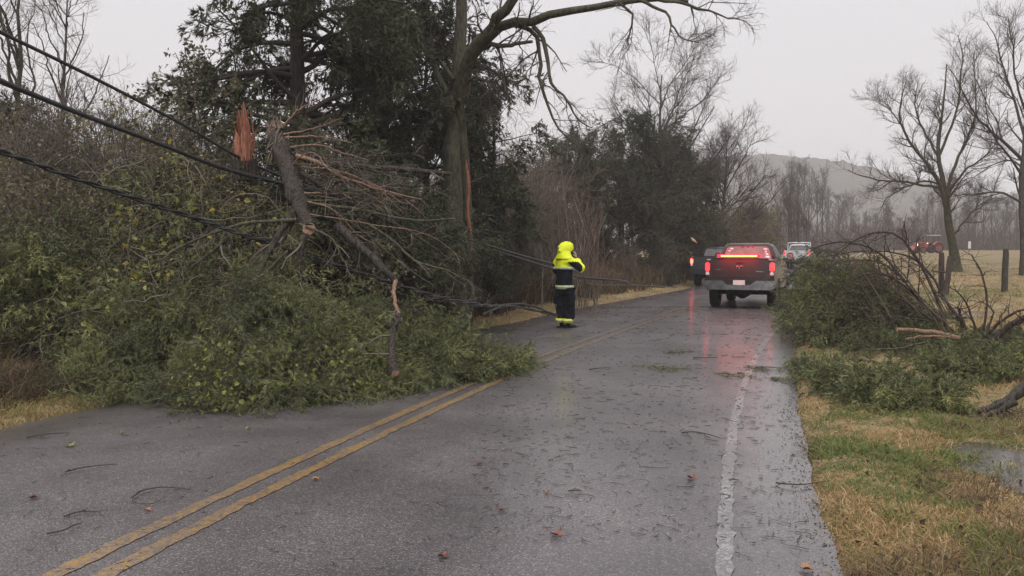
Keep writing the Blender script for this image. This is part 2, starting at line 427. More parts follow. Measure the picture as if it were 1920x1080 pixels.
def asphalt(name, kind):
    m, nt, p = newmat(name); L = nt.links.new
    vo = nt.nodes.new('ShaderNodeTexVoronoi'); vo.inputs['Scale'].default_value = 120
    tc = nt.nodes.new('ShaderNodeTexCoord'); L(tc.outputs['Object'], vo.inputs['Vector'])
    sep = nt.nodes.new('ShaderNodeSeparateColor'); L(vo.outputs['Color'], sep.inputs[0])
    stone = ramp(nt, sep.outputs[0], [(0, (.074, .067, .071)), (.55, (.119, .109, .114)), (.86, (.165, .151, .158)), (1, (.30, .28, .29))])
    pat = ramp(nt, noise(nt, .55, 5), [(.35, (.62, .6, .6)), (.65, (1.15, 1.12, 1.1))])
    mu = node(nt, 'ShaderNodeMix', data_type='RGBA', blend_type='MULTIPLY'); mu.inputs[0].default_value = 1
    L(stone, mu.inputs[6]); L(pat, mu.inputs[7]); col = mu.outputs[2]
    if not kind:                                   # tyre-polished tracks, oil-darkened lane middle and sealed cracks
        la = nt.nodes.new('ShaderNodeAttribute'); la.attribute_name = 'lane'
        ab = node(nt, 'ShaderNodeMath', operation='ABSOLUTE'); L(la.outputs['Fac'], ab.inputs[0])
        wob = node(nt, 'ShaderNodeMath', operation='MULTIPLY_ADD'); L(noise(nt, .35, 3), wob.inputs[0]); wob.inputs[1].default_value = .5; L(ab.outputs[0], wob.inputs[2])
        mr0 = node(nt, 'ShaderNodeMapRange'); mr0.inputs[1].default_value = 0; mr0.inputs[2].default_value = 3.8; L(wob.outputs[0], mr0.inputs[0])
        trk = ramp(nt, mr0.outputs[0], [(.0, (.96, .95, .94)), (.20, (.92, .9, .9)), (.32, (1.08, 1.07, 1.07)), (.48, (.92, .91, .91)), (.66, (1.08, 1.07, 1.07)), (.82, (.95, .94, .94)), (.95, (.85, .83, .82))])
        m3 = node(nt, 'ShaderNodeMix', data_type='RGBA', blend_type='MULTIPLY'); m3.inputs[0].default_value = 1; L(col, m3.inputs[6]); L(trk, m3.inputs[7])
        ck = nt.nodes.new('ShaderNodeTexVoronoi'); ck.feature = 'DISTANCE_TO_EDGE'; ck.inputs['Scale'].default_value = .42
        dm = nt.nodes.new('ShaderNodeVectorMath'); dm.operation = 'ADD'; nz = nt.nodes.new('ShaderNodeTexNoise'); nz.inputs['Scale'].default_value = 1.6; nz.inputs['Detail'].default_value = 5
        L(tc.outputs['Object'], nz.inputs['Vector']); L(tc.outputs['Object'], dm.inputs[0]); L(nz.outputs['Color'], dm.inputs[1]); L(dm.outputs[0], ck.inputs['Vector'])
        cr = ramp(nt, ck.outputs['Distance'], [(0, (.55, .53, .52)), (.006, (1, 1, 1))])
        m4 = node(nt, 'ShaderNodeMix', data_type='RGBA', blend_type='MULTIPLY'); m4.inputs[0].default_value = .8; L(m3.outputs[2], m4.inputs[6]); L(cr, m4.inputs[7])
        col = m4.outputs[2]
    if kind:
        worn = {'yellow': ((.38, .225, .07), .35, .57), 'white': ((.42, .405, .405), .32, .53), 'muddy': ((.21, .145, .085), .40, .62)}[kind]
        n = noise(nt, 34 if kind == 'white' else 22, 6, rough=.75); n_b = noise(nt, 1.3, 4)
        ad = node(nt, 'ShaderNodeMath', operation='MULTIPLY_ADD'); ad.inputs[1].default_value = .45 if kind == 'white' else .35; L(n_b, ad.inputs[0]); L(n, ad.inputs[2])
        k = node(nt, 'ShaderNodeMapRange'); k.inputs[1].default_value = worn[1] + .2; k.inputs[2].default_value = worn[2] + .2; L(ad.outputs[0], k.inputs[0])
        k.inputs[3].default_value = .92; k.inputs[4].default_value = .12
        mk = node(nt, 'ShaderNodeMix', data_type='RGBA'); L(k.outputs[0], mk.inputs[0]); L(col, mk.inputs[6]); mk.inputs[7].default_value = (*worn[0], 1)
        col = mk.outputs[2]
    L(col, p.inputs['Base Color'])
    at_ = nt.nodes.new('ShaderNodeAttribute'); at_.attribute_name = 'tint'
    wn = node(nt, 'ShaderNodeMath', operation='MULTIPLY_ADD'); L(noise(nt, .9, 5), wn.inputs[0]); wn.inputs[1].default_value = .9; L(at_.outputs['Fac'], wn.inputs[2])
    rr = node(nt, 'ShaderNodeMapRange'); rr.inputs[1].default_value = .25; rr.inputs[2].default_value = 1.1; rr.inputs[3].default_value = .55; rr.inputs[4].default_value = .25
    L(wn.outputs[0], rr.inputs[0]); L(rr.outputs[0], p.inputs['Roughness'])
    p.inputs['Specular IOR Level'].default_value = .5
    p.inputs['Coat Weight'].default_value = .5; p.inputs['Coat Roughness'].default_value = .17; p.inputs['Coat IOR'].default_value = 1.33
    bs = node(nt, 'ShaderNodeMapRange'); bs.inputs[1].default_value = .4; bs.inputs[2].default_value = 1.1; bs.inputs[3].default_value = .45; bs.inputs[4].default_value = .08
    L(wn.outputs[0], bs.inputs[0])
    b = nt.nodes.new('ShaderNodeBump'); b.inputs['Distance'].default_value = .006; L(bs.outputs[0], b.inputs['Strength'])
    h = node(nt, 'ShaderNodeMath', operation='SUBTRACT'); h.inputs[0].default_value = 1; L(vo.outputs['Distance'], h.inputs[1])
    L(h.outputs[0], b.inputs['Height']); L(b.outputs[0], p.inputs['Normal'])
    return m
road_me_lane = (RX - road_x(ds)[:, None]).ravel()
road = tag(mb.build('road', asphalt('wet_asphalt', None)), 'wet two-lane asphalt road bending away to the right', kind='structure')

la_ = road.data.attributes.new('lane', 'FLOAT', 'POINT'); la_.data.foreach_set('value', road_me_lane.astype(np.float32))
def stripe(name, off, width, d0, d1, mat):
    dd = np.concatenate([np.arange(d0, min(d1, 14), .06), np.arange(14, d1, .3)]) if d0 < 14 else np.arange(d0, d1, .3); cx = road_x(dd) + off
    sl_ = np.gradient(road_x(dd), dd); k = np.sqrt(1 + sl_ ** 2)
    l = np.linspace(-.5, .5, 3)
    x = cx[:, None] + (width * k)[:, None] * l; y = np.repeat(dd[:, None], 3, 1)
    x[:, 0] += RNG(int(off * 100) % 97).normal(size=len(dd)) * .006 + (vnoise(dd * 3, dd * 0 + off) - .5) * .02; x[:, 2] += RNG(int(off * 77) % 97 + 1).normal(size=len(dd)) * .006 + (vnoise(dd * 3, dd * 0 + off + 5) - .5) * .02
    z = road_surf_z(x, y) + .005
    n = len(dd); ii = (np.arange(n - 1)[:, None] * 3 + np.arange(2)[None]).ravel()
    s = MB(); s.add(np.stack([x, y, z], -1).reshape(-1, 3), np.stack([ii, ii + 1, ii + 4, ii + 3], -1), .3)
    return s.build(name, mat, road)
ym = asphalt('worn_yellow_line', 'yellow'); wm = asphalt('worn_white_line', 'white')
mm_ = asphalt('mud_covered_yellow_line', 'muddy')
for o_ in (-.125, .125): stripe('centre_line', o_, .105, -15, 11.8, ym); stripe('centre_line', o_, .105, 11.8, 150, mm_)
stripe('edge_line', 3.2, .085, -15, 150, wm)

# hill -------------------------------------------------------------
hx = np.linspace(-600, 620, 420); hy = np.linspace(560, 900, 60)
HX, HY = np.meshgrid(hx, hy, indexing='ij')
ridge = np.interp(hx, [-600, -200, 100, 220, 290, 330, 370, 430, 620], [50, 62, 80, 87, 82, 73, 60, 48, 40]) + (vnoise(hx / 60, hx * 0) - .5) * 5
prof = np.sin(np.clip((HY - 560) / 240, 0, 1) * math.pi / 2) ** 1.3
HZ = 4 + ridge[:, None] * prof + ((vnoise(HX / 7, HY / 7, 5) - .5) * 5 + (vnoise(HX / 3, HY / 3, 6) - .5) * 3) * prof
nx, ny = HX.shape; ii = (np.arange(nx - 1)[:, None] * ny + np.arange(ny - 1)[None]).ravel()
mb = MB(); mb.add(np.stack([HX, HY, HZ], -1).reshape(-1, 3), np.stack([ii, ii + ny, ii + ny + 1, ii + 1], -1))
tag(mb.build('hill', noisy_mat('bare_woodland_hill', (.035, .03, .026), (.10, .085, .07), .12, .9, .1)), 'long wooded ridge fading into the mist', kind='structure')

# haze -------------------------------------------------------------
m = bpy.data.materials.new('mist'); m.use_nodes = True; n_ = m.node_tree; n_.nodes.clear()
pv = n_.nodes.new('ShaderNodeVolumePrincipled'); pv.inputs['Color'].default_value = (.96, .95, .97, 1); pv.inputs['Density'].default_value = .0009
n_.links.new(pv.outputs[0], n_.nodes.new('ShaderNodeOutputMaterial').inputs['Volume'])
bm = bmesh.new(); bmesh.ops.create_cube(bm, size=1)
bmesh.ops.scale(bm, vec=(1340, 1000, 101), verts=bm.verts); bmesh.ops.translate(bm, vec=(10, 455, 49), verts=bm.verts)
me = bpy.data.meshes.new('haze'); bm.to_mesh(me); bm.free(); me.materials.append(m)
tag(link('haze', me), 'thin grey winter mist in the air', kind='stuff')

# ------------------------------------------------------------------ trees
def rel(mb, base):
    mb.v = [v - base for v in mb.v]; return mb

def limb_arrays(limbs, n=14):
    P = np.stack([spline(l[0], n) for l in limbs]); R = np.stack([np.linspace(l[1], l[2], n) for l in limbs])
    return P, R

def rough_limb(P, rng, amp):
    n = P.shape[1]
    return P + rng.normal(size=P.shape) * amp * np.sin(np.linspace(0, math.pi, n))[None, :, None]

def bare_tree(name, label, cat, group, base, rng, limbs, levels, bark, twigmat, jit=.03, tw_k=3, ksides=9, flare=1.5):
    """limbs[0] is the trunk; levels: dicts for grow()"""
    base = np.asarray(base, float)
    root = tag(empty(name, base), label, cat, group)
    P, R = limb_arrays(limbs); P = rough_limb(P, rng, jit); R = R.copy()
    R[0] *= 1 + (flare - 1) * np.exp(-np.linspace(0, 14, P.shape[1]))
    for i in range(len(P)):
        b = MB(); tubes(b, P[i:i + 1], R[i:i + 1], ksides if i == 0 else 6, .4, cap=True)
        rel(b, base).build('trunk' if i == 0 else 'limb', bark, root)
    tw = MB(); cur = (P, R); prev = None
    for k, lv in enumerate(levels):
        lv = dict(lv); src = cur
        if lv.pop('both', False) and prev is not None: src = (np.concatenate([cur[0]] ), np.concatenate([cur[1]]))
        if lv.pop('skip_trunk', False) and len(src[0]) > 1: src = (src[0][1:], src[1][1:])
        nP, nR = grow(rng, src[0], src[1], **lv)
        tubes(tw, nP, nR, 4 if k == 0 else tw_k, rng.uniform(0, 1, len(nP)))
        prev = cur; cur = (nP, nR)
    rel(tw, base).build('twigs', twigmat, root)
    return root, cur

def auto_limbs(rng, base, H, r0, nl, lean=(0, 0), t0=.3, ang=38, ll=.55, trop=.5):
    base = np.asarray(base, float)
    tp = [base, base + A(lean[0] * .3, lean[1] * .3, H * .35), base + A(lean[0] * .7, lean[1] * .7, H * .7), base + A(lean[0], lean[1], H)]
    limbs = [(tp, r0, r0 * .12)]
    P, R = limb_arrays(limbs)
    lp, lr = grow(rng, P, R, nl, t0, .92, ang, H * ll, n=5, trop=trop, wander=.3, rscale=.6, lenfall=.6, taper=.2, rmin=.02)
    for p, r in zip(lp, lr): limbs.append((p, r[0], r[-1]))
    return limbs

TW = [dict(m=11, t0=.25, t1=1, ang=42, length=1.3, n=5, trop=.35, wander=.35, rscale=.55, rmin=.008, lenfall=.4),
      dict(m=6, t0=.2, t1=1, ang=40, length=.7, n=4, trop=.25, wander=.4, rscale=.6, rmin=.0045),
      dict(m=4, t0=.2, t1=1, ang=38, length=.38, n=3, trop=.2, wander=.3, rscale=.6, rmin=.003)]
def scaled(levels, s, r=1.0, mm=1.0):
    return [dict(l, length=l['length'] * s, rmin=l['rmin'] * r, m=max(1, int(l['m'] * mm))) for l in levels]

def cedar_tree(name, label, group, base, rng, H, trunk_r, crown, z0, nbr, per, fol, bl=.11, bw=.03, lean=(0, 0), prof=None, nspray=9, nblade=8, droop=.7, rise=.15, tscale=1.0, wood='bark_cedar', L=.75, cat='tree'):
    base = np.asarray(base, float)
    root = tag(empty(name, base), label, cat, group)
    tp = [A(0, 0, 0), A(lean[0] * .3, lean[1] * .3, H * .35), A(lean[0] * .6, lean[1] * .6, H * .65), A(lean[0], lean[1], H)]
    P = spline(tp, 14)[None] + rng.normal(size=(1, 14, 3)) * .02; R = np.linspace(trunk_r, trunk_r * .08, 14)[None]
    b = MB(); tubes(b, P, R, 10, .4); b.build('trunk', M[wood], root)
    t = np.sort(rng.uniform(z0 / H, .98, nbr)); p, T, r = sample_curve(P, R, np.zeros(nbr, int), t)
    az = rng.uniform(0, 2 * math.pi, nbr)
    f = prof(t) if prof else np.clip(1.25 - t, .12, 1) ** .8
    Lb = crown * f * rng.uniform(.6, 1.15, nbr)
    d = np.stack([np.cos(az), np.sin(az), rng.normal(rise, .2, nbr)], -1); d = norm(d)
    n = 7; BP = np.zeros((nbr, n, 3)); BP[:, 0] = p
    for k in range(1, n):
        d = norm(d + rng.normal(size=d.shape) * .12 + A(0, 0, .05 if k < 3 else -droop * .12))
        BP[:, k] = BP[:, k - 1] + d * (Lb / (n - 1))[:, None]
    BR = np.clip(r * .45, .012, .06)[:, None] * np.linspace(1, .25, n)
    wd = MB(); tubes(wd, BP, BR, 4, rng.uniform(.1, .6, nbr))
    sP, sR = grow(rng, BP, BR, 4, .2, .95, 45, crown * .35, n=4, trop=-.1, wander=.3, rmin=.006)
    tubes(wd, sP, sR, 3, rng.uniform(.1, .6, len(sP)))
    wd.build('branches', M['twig'], root)
    fo = MB()
    i1 = np.repeat(np.arange(nbr), per); q, T, _ = sample_curve(BP, BR, i1, rng.uniform(.3, 1, len(i1)))
    d1 = norm(T * .8 + rnd_unit(rng, len(i1)) * .8 + A(0, 0, .05))
    ct = np.clip(rng.normal(.42, .16, nbr), 0, 1)[i1] + rng.normal(size=len(i1)) * .09
    boughs(fo, rng, q, d1, L * rng.uniform(.5, 1.2, len(i1)), droop, nspray, nblade, bl, bw, np.clip(ct * tscale, 0, 1))
    i2 = np.repeat(np.arange(len(sP)), max(1, per // 3)); q, T, _ = sample_curve(sP, sR, i2, rng.uniform(.4, 1, len(i2)))
    d2 = norm(T + rnd_unit(rng, len(i2)) * .7)
    boughs(fo, rng, q, d2, L * .8 * rng.uniform(.5, 1.2, len(i2)), droop, nspray, nblade, bl, bw, np.clip(ct[np.clip(i2 // 4 * per, 0, len(ct) - 1)] * tscale, 0, 1))
    fo.build('foliage', M[fol], root, smooth=False)
    return root

full = lambda t: .55 + .45 * np.sin(np.clip(t, 0, 1) * math.pi)
# the big standing cedars behind the pile
b0 = onground(565, 690); xb = at(565, 300, 16.0)
def gbase(px, d):
    x = at(px, 475, d)[0]; return A(x, d, gz(x, d) - .05)
cedar_tree('cedar_tree', 'tallest dark cedar with thick straight trunk rising behind the splintered stump', None, gbase(560, 16.0), RNG(11), 12.5, .2, 2.35, 3.3, 70, 8, 'cedar_dark', bl=.10, bw=.024, prof=full, droop=.8, rise=.05, nspray=11, nblade=11)
cedar_tree('cedar_tree', 'dense dark cedar between the thick-trunked cedar and the large bare tree', None, gbase(722, 19.0), RNG(12), 12, .17, 2.3, 2.6, 70, 8, 'cedar_dark', bl=.11, bw=.026, prof=full, droop=.8, nspray=10, nblade=11)
cedar_tree('cedar_tree', 'slender cedar with drooping sprays at the right of the large bare tree', None, gbase(925, 22.0), RNG(13), 6.3, .12, 1.75, 1.2, 34, 5, 'cedar_dark', bl=.115, bw=.027, droop=1.2, nspray=10, nblade=11, prof=full)
cedar_tree('cedar_tree', 'cedar whose low branches fill the gap left of the large bare tree', None, gbase(800, 23.5), RNG(14), 8.5, .14, 2.4, .8, 58, 7, 'cedar_dark', bl=.115, bw=.027, prof=full, nspray=10, nblade=11)
cedar_tree('cedar_tree', 'small cedar peeking over the bank at the far left by the cables', None, gbase(45, 21.0), RNG(15), 4.6, .1, 1.3, .6, 34, 5, 'cedar_dark', bl=.115, bw=.027, nspray=10, nblade=11)

# the large bare tree with drooping limbs (double trunk)
D = 18.0
def pl(pts, d0, d1=None):
    d1 = d0 if d1 is None else d1
    return [at(x, y, d0 + (d1 - d0) * i / max(len(pts) - 1, 1)) for i, (x, y) in enumerate(pts)]
bb = gbase(850, D)
limbs = [([bb] + pl([(850, 480), (848, 330), (852, 240), (858, 170), (862, 80), (864, 0), (868, -120), (860, -260)], D, D + .6), .25, .07),
         ([bb + A(.28, .3, 0)] + pl([(877, 480), (874, 340), (866, 250), (862, 190)], D + .3, D + .1), .14, .11),
         (pl([(864, 185), (880, 110), (915, 62), (945, 22), (985, -30), (1040, -110)], D, D - 2.0), .17, .06),
         (pl([(866, 160), (882, 112), (905, 80), (945, 45), (990, 42), (1040, 25), (1100, 15), (1160, 4), (1220, -2), (1290, 2)], D, D - 2.6), .13, .035),
         (pl([(938, 45), (975, 48), (1005, 66), (1012, 110), (1014, 160), (1030, 205), (1052, 245), (1085, 275)], D - .8, D - 1.5), .06, .012),
         (pl([(1000, 50), (1020, 75), (1030, 125), (1040, 165), (1065, 190), (1085, 225), (1110, 240)], D - 1.2, D - 1.7), .05, .01),
         (pl([(885, 105), (915, 85), (955, 85), (998, 78)], D - .4, D - 1.3), .07, .03),
         (pl([(880, 128), (900, 122), (930, 138), (948, 165), (956, 190), (952, 220)], D - .3, D - .9), .04, .008),
         (pl([(868, 160), (885, 147), (908, 152), (922, 172)], D - .2, D - .6), .045, .015),
         (pl([(1160, 4), (1185, 30), (1180, 70), (1178, 95)], D - 2.2, D - 2.4), .03, .006),
         (pl([(1200, 0), (1250, 25), (1275, 70), (1310, 80)], D - 2.4, D - 2.8), .035, .006),
         (pl([(1230, -2), (1300, 12), (1350, 28), (1400, 40)], D - 2.5, D - 3.0), .035, .006),
         (pl([(852, 200), (815, 130), (800, 100), (770, 60), (752, 20)], D, D + 1.2), .08, .03),
         (pl([(850, 150), (820, 110), (790, 118), (760, 122)], D, D + .6), .05, .02)]
root, _ = bare_tree('bare_tree', 'large bare tree with double trunk and limbs arching over the road', 'tree', None, bb, RNG(21), limbs,
    [dict(m=9, t0=.3, t1=1, ang=50, length=.8, n=5, trop=-.15, wander=.5, rscale=.45, rmin=.007, skip_trunk=True),
     dict(m=5, t0=.2, t1=1, ang=45, length=.42, n=4, trop=-.1, wander=.45, rscale=.6, rmin=.004),
     dict(m=3, t0=.2, t1=1, ang=40, length=.22, n=3, trop=0, wander=.3, rscale=.6, rmin=.0025)], M['bark_moss'], M['twig'], jit=.02)
s = MB(); sp = spline(pl([(874, 300), (879, 350), (877, 400), (884, 450), (881, 490)], D - .25, D - .4), 12)
rr = A(.012, .03, .042, .04, .036, .035, .038, .036, .03, .028, .018, .006)
tubes(s, sp[None], rr[None], 6, .5); sp2 = spline(pl([(882, 470), (876, 520), (880, 560)], D - .4, D - .4), 8)
tubes(s, sp2[None], np.linspace(.012, .004, 8)[None], 4, .5)
tag(rel(s, bb).build('torn_strip', M['splinter'], root), 'long strip of torn reddish wood hanging beside the trunk')

# bare trees behind the clump and on both sides
def std_tree(label, group, px, d, H, r0, nl, seed, lean=(0, 0), s=1.0, mm=1.0, bark='bark_grey', tw='twig', r=1.0, t0=.25, ang=36, ll=.5, trop=.45):
    rng = RNG(seed); b = gbase(px, d)
    return bare_tree('bare_tree', label, 'tree', group, b, rng, auto_limbs(rng, b, H, r0, nl, lean, t0, ang, ll, trop), scaled(TW, s, r, mm), M[bark], M[tw])[0]
std_tree('tall fan-shaped bare tree rising behind the round dark cedar clump', None, 1225, 49, 11.2, .2, 24, 31, (.4, 0), 1.5, 1.1, r=1.6, t0=.08, ang=42, ll=.72, trop=.16)
std_tree('second bare tree with fine twigs right of the fan-shaped bare tree', None, 1350, 56, 8.4, .18, 22, 32, (.4, 0), 1.45, 1.0, r=1.8, t0=.10, ang=46, ll=.7, trop=.15, tw='twig_red')
std_tree('thin pale bare tree at the left edge above the top cable', None, 30, 23, 9.0, .12, 11, 33, (.3, 0), 1.0, .8, tw='twig_pale', bark='bark_moss', ang=30)
std_tree('smaller bare tree left of the open sky beyond the cables', None, 100, 26, 8.6, .11, 10, 34, (.6, 0), .95, .8, tw='twig_pale', ang=32)

# bare tree standing in the pasture
D2 = 40.0; b2 = gbase(1792, D2)
limbs = [([b2] + pl([(1788, 470), (1778, 415), (1772, 372), (1768, 345), (1760, 300), (1762, 250), (1770, 190), (1775, 120)], D2, D2), 0.222, 0.022),
         (pl([(1776, 400), (1762, 345), (1745, 315), (1712, 275), (1690, 235), (1688, 195), (1700, 150)], D2, D2 - 1), 0.111, 0.015),
         (pl([(1768, 352), (1735, 348), (1700, 340), (1650, 338), (1610, 328), (1590, 318)], D2, D2 - 2), 0.074, 0.011),
         (pl([(1764, 345), (1730, 340), (1690, 355), (1665, 370), (1650, 395)], D2, D2 + 1), 0.059, 0.009),
         (pl([(1774, 375), (1782, 335), (1800, 290), (1820, 240), (1830, 180), (1825, 120)], D2, D2 + 1), 0.096, 0.015),
         (pl([(1762, 300), (1735, 250), (1715, 200), (1722, 150)], D2, D2 + 1), 0.067, 0.015),
         (pl([(1762, 290), (1785, 230), (1800, 170), (1805, 100), (1795, 65)], D2, D2 - 1), 0.067, 0.011),
         (pl([(1778, 360), (1810, 320), (1850, 290), (1880, 250)], D2, D2 - 1.5), 0.067, 0.011),
         (pl([(1790, 440), (1805, 420), (1830, 390), (1860, 370)], D2, D2 - .5), 0.059, 0.011),
         (pl([(1768, 345), (1735, 305), (1740, 260), (1755, 200)], D2, D2 + 1.5), 0.052, 0.011),
         (pl([(1690, 235), (1665, 200), (1640, 180)], D2 - .6, D2 - .8), 0.030, 0.007)]
bare_tree('bare_tree', 'spreading bare tree with forked trunk standing behind the leaning fence post', 'tree', None, b2, RNG(41), limbs,
    scaled([dict(TW[0], ang=45, trop=.3, m=16), dict(TW[1], m=8), dict(TW[2], m=4)], 1.1, 1.15, 1.0), M['bark_moss'], M['twig'], jit=.03)
D3 = 36.0; b3 = gbase(1922, D3)
limbs = [([b3] + pl([(1919, 440), (1916, 370), (1918, 300), (1925, 230), (1930, 150), (1935, 60), (1940, -20)], D3, D3), 0.156, 0.022),
         (pl([(1918, 300), (1880, 265), (1845, 235), (1822, 205), (1800, 160), (1775, 120)], D3, D3 - 1), 0.075, 0.011),
         (pl([(1917, 330), (1890, 290), (1868, 262), (1850, 215), (1850, 160)], D3, D3 - 2), 0.058, 0.011),
         (pl([(1917, 380), (1880, 362), (1840, 362), (1800, 366), (1770, 360)], D3, D3 - 1), 0.058, 0.008),
         (pl([(1922, 260), (1905, 200), (1885, 140), (1870, 80), (1850, 40)], D3, D3 + 1), 0.063, 0.011),
         (pl([(1926, 220), (1905, 150), (1900, 90), (1890, 30)], D3, D3 - 1), 0.058, 0.011),
         (pl([(1920, 290), (1960, 230), (2010, 180), (2040, 100)], D3, D3), 0.075, 0.011),
         (pl([(1918, 350), (1970, 320), (2030, 300)], D3, D3 + 1), 0.063, 0.011),
         (pl([(1930, 160), (1960, 100), (1990, 20)], D3, D3 - 1), 0.052, 0.011),
         (pl([(1917, 315), (1895, 300), (1860, 310), (1830, 330), (1800, 340)], D3, D3 + 2), 0.041, 0.007),
         (pl([(1880, 265), (1865, 220), (1830, 150), (1825, 100)], D3 - .5, D3 - .5), 0.034, 0.008)]
bare_tree('bare_tree', 'bare tree at the right edge with twigs reaching over the pasture', 'tree', None, b3, RNG(42), limbs,
    scaled([dict(TW[0], ang=42, m=16), dict(TW[1], m=8), dict(TW[2], m=4)], 1.15, 1.1, 1.0), M['bark_grey'], M['twig_red'], jit=.03)

# round clump by the road beyond the person
cedar_tree('cedar_tree', 'broad round dark cedar beside the road behind the person', 'cedars of the roadside clump', gbase(1165, 43), RNG(51), 7.2, .2, 3.6, .3, 52, 7, 'cedar_dark', bl=.15, bw=.03, prof=lambda t: np.sqrt(np.clip(1.08 - t ** 2, .05, 1)), nspray=11, nblade=11, L=1.25)
cedar_tree('cedar_tree', 'taller dark cedar at the middle of the clump behind the rear pickups', 'cedars of the roadside clump', gbase(1235, 46), RNG(52), 7.9, .2, 3.2, .3, 48, 7, 'cedar_dark', bl=.15, bw=.03, prof=lambda t: np.sqrt(np.clip(1.08 - t ** 2, .05, 1)), nspray=11, nblade=11, L=1.25)
cedar_tree('cedar_tree', 'lower dark cedar on the right side of the roadside clump', 'cedars of the roadside clump', gbase(1285, 50), RNG(53), 6.4, .19, 2.6, .3, 42, 7, 'cedar_dark', bl=.15, bw=.03, prof=lambda t: np.sqrt(np.clip(1.08 - t ** 2, .05, 1)), nspray=11, nblade=11, L=1.25)
cedar_tree('cedar_tree', 'lower dark cedar on the left side of the roadside clump', 'cedars of the roadside clump', gbase(1085, 41), RNG(54), 6.4, .16, 2.5, .3, 46, 7, 'cedar_dark', bl=.15, bw=.03, prof=full, nspray=11, nblade=11, L=1.1)

# ---- shrub prototypes
def shrub(rng, H, W, nst, nfol, fol, twig='twig', leaf=.07, cedarish=0.0, dens=5, name='leafy_shrub'):
    root = empty(name)
    az = rng.uniform(0, 2 * math.pi, nst); rad = rng.uniform(0, .35, nst) * W
    top = np.stack([np.cos(az), np.sin(az)], -1) * rng.uniform(.3, 1.0, (nst, 1)) * W
    hz = H * rng.uniform(.55, 1.05, nst) * (1.1 - .35 * (np.linalg.norm(top, axis=1) / W) ** 2)
    n = 6; t = np.linspace(0, 1, n)
    P = np.zeros((nst, n, 3)); b = np.stack([np.cos(az) * rad * .4, np.sin(az) * rad * .4], -1)
    P[:, :, :2] = b[:, None] * (1 - t)[None, :, None] + top[:, None] * (t ** 1.4)[None, :, None]
    P[:, :, 2] = hz[:, None] * (1 - (1 - t) ** 1.5)[None]
    P += rng.normal(size=P.shape) * .05 * W * np.minimum(t * 3, 1)[None, :, None]
    R = rng.uniform(.008, .018, nst)[:, None] * np.linspace(1, .3, n)
    wd = MB(); tubes(wd, P, R, 4, rng.uniform(0, .8, nst))
    P2, R2 = grow(rng, P, R, 9, .15, 1, 45, H * .28, n=4, trop=.0, wander=.45, rmin=.005)
    tubes(wd, P2, R2, 3, rng.uniform(0, 1, len(P2)))
    P3, R3 = grow(rng, P2, R2, 3, .2, 1, 45, H * .14, n=3, trop=-.1, wander=.45, rmin=.003)
    tubes(wd, P3, R3, 3, rng.uniform(0, 1, len(P3)))
    wd.build('stems', M[twig], root)
    if nfol:
        fo = MB(); i = rng.integers(0, len(P3), nfol)
        q, T, _ = sample_curve(P3, R3, i, rng.uniform(0, 1, nfol))
        ct = np.clip(vnoise(q[:, 0] * 2.2 + 9, q[:, 2] * 2.2 + q[:, 1], 4) * .9 + rng.normal(size=nfol) * .12, 0, 1)
        if cedarish:
            boughs(fo, rng, q, norm(T + rnd_unit(rng, nfol) * .6), cedarish * rng.uniform(.6, 1.2, nfol), .9, 8, 7, .085, .022, ct)
        else:
            k = rng.integers(0, nfol, nfol * dens); qq = q[k] + rng.normal(size=(len(k), 3)) * .07
            leaves(fo, rng, qq, leaf, np.clip(ct[k] + rng.normal(size=len(k)) * .12, 0, 1))
        fo.build('foliage', M[fol], root, smooth=False)
    return root
rng = RNG(60)
protos = [shrub(RNG(61), 2.6, 1.3, 22, 620, 'shrub', twig='twig_pale', leaf=.05, name='leafy_shrub'),
          shrub(RNG(62), 2.3, 1.2, 14, 330, 'cedar_fresh', cedarish=.4, name='cedar_shrub'),
          shrub(RNG(63), 2.6, 1.0, 26, 420, 'shrub_brown', twig='twig_pale', leaf=.045, dens=3, name='brown_shrub'),
          shrub(RNG(64), 3.0, .9, 26, 0, 'shrub', twig='twig_pale', name='bare_shrub'),
          shrub(RNG(65), 2.8, 1.4, 15, 420, 'cedar_dark', cedarish=.45, name='dark_cedar_shrub')]
used = [False] * 5
def put_shrub(k, x, y, s, label, group, sz=1.0):
    if not used[k]: o = protos[k]; used[k] = True
    else: o = copy_tree(protos[k])
    o.location = (x, y, gz(x, y) - .05); o.rotation_euler = (0, 0, float(rng.uniform(0, 6.28))); o.scale = (s, s, s * sz)
    return tag(o, label, 'shrub', group)
def xp(px, d): return at(px, 475, d)[0]
G1 = ('olive green leafy shrub in the thicket left of the fallen cedar', 'leafy shrubs of the left thicket')
G2 = ('young feathery cedar shrub in the thicket left of the fallen cedar', 'cedar shrubs of the left thicket')
G3 = ('brown twiggy shrub with a few withered leaves in the left thicket', 'brown shrubs of the left thicket')
G4 = ('leafless many-stemmed shrub rising in the left thicket', 'bare shrubs of the left thicket')
G5 = ('dark evergreen shrub shading the back of the fallen cedar', 'dark shrubs behind the fallen cedar')
GG = [G1, G2, G3, G4, G5]
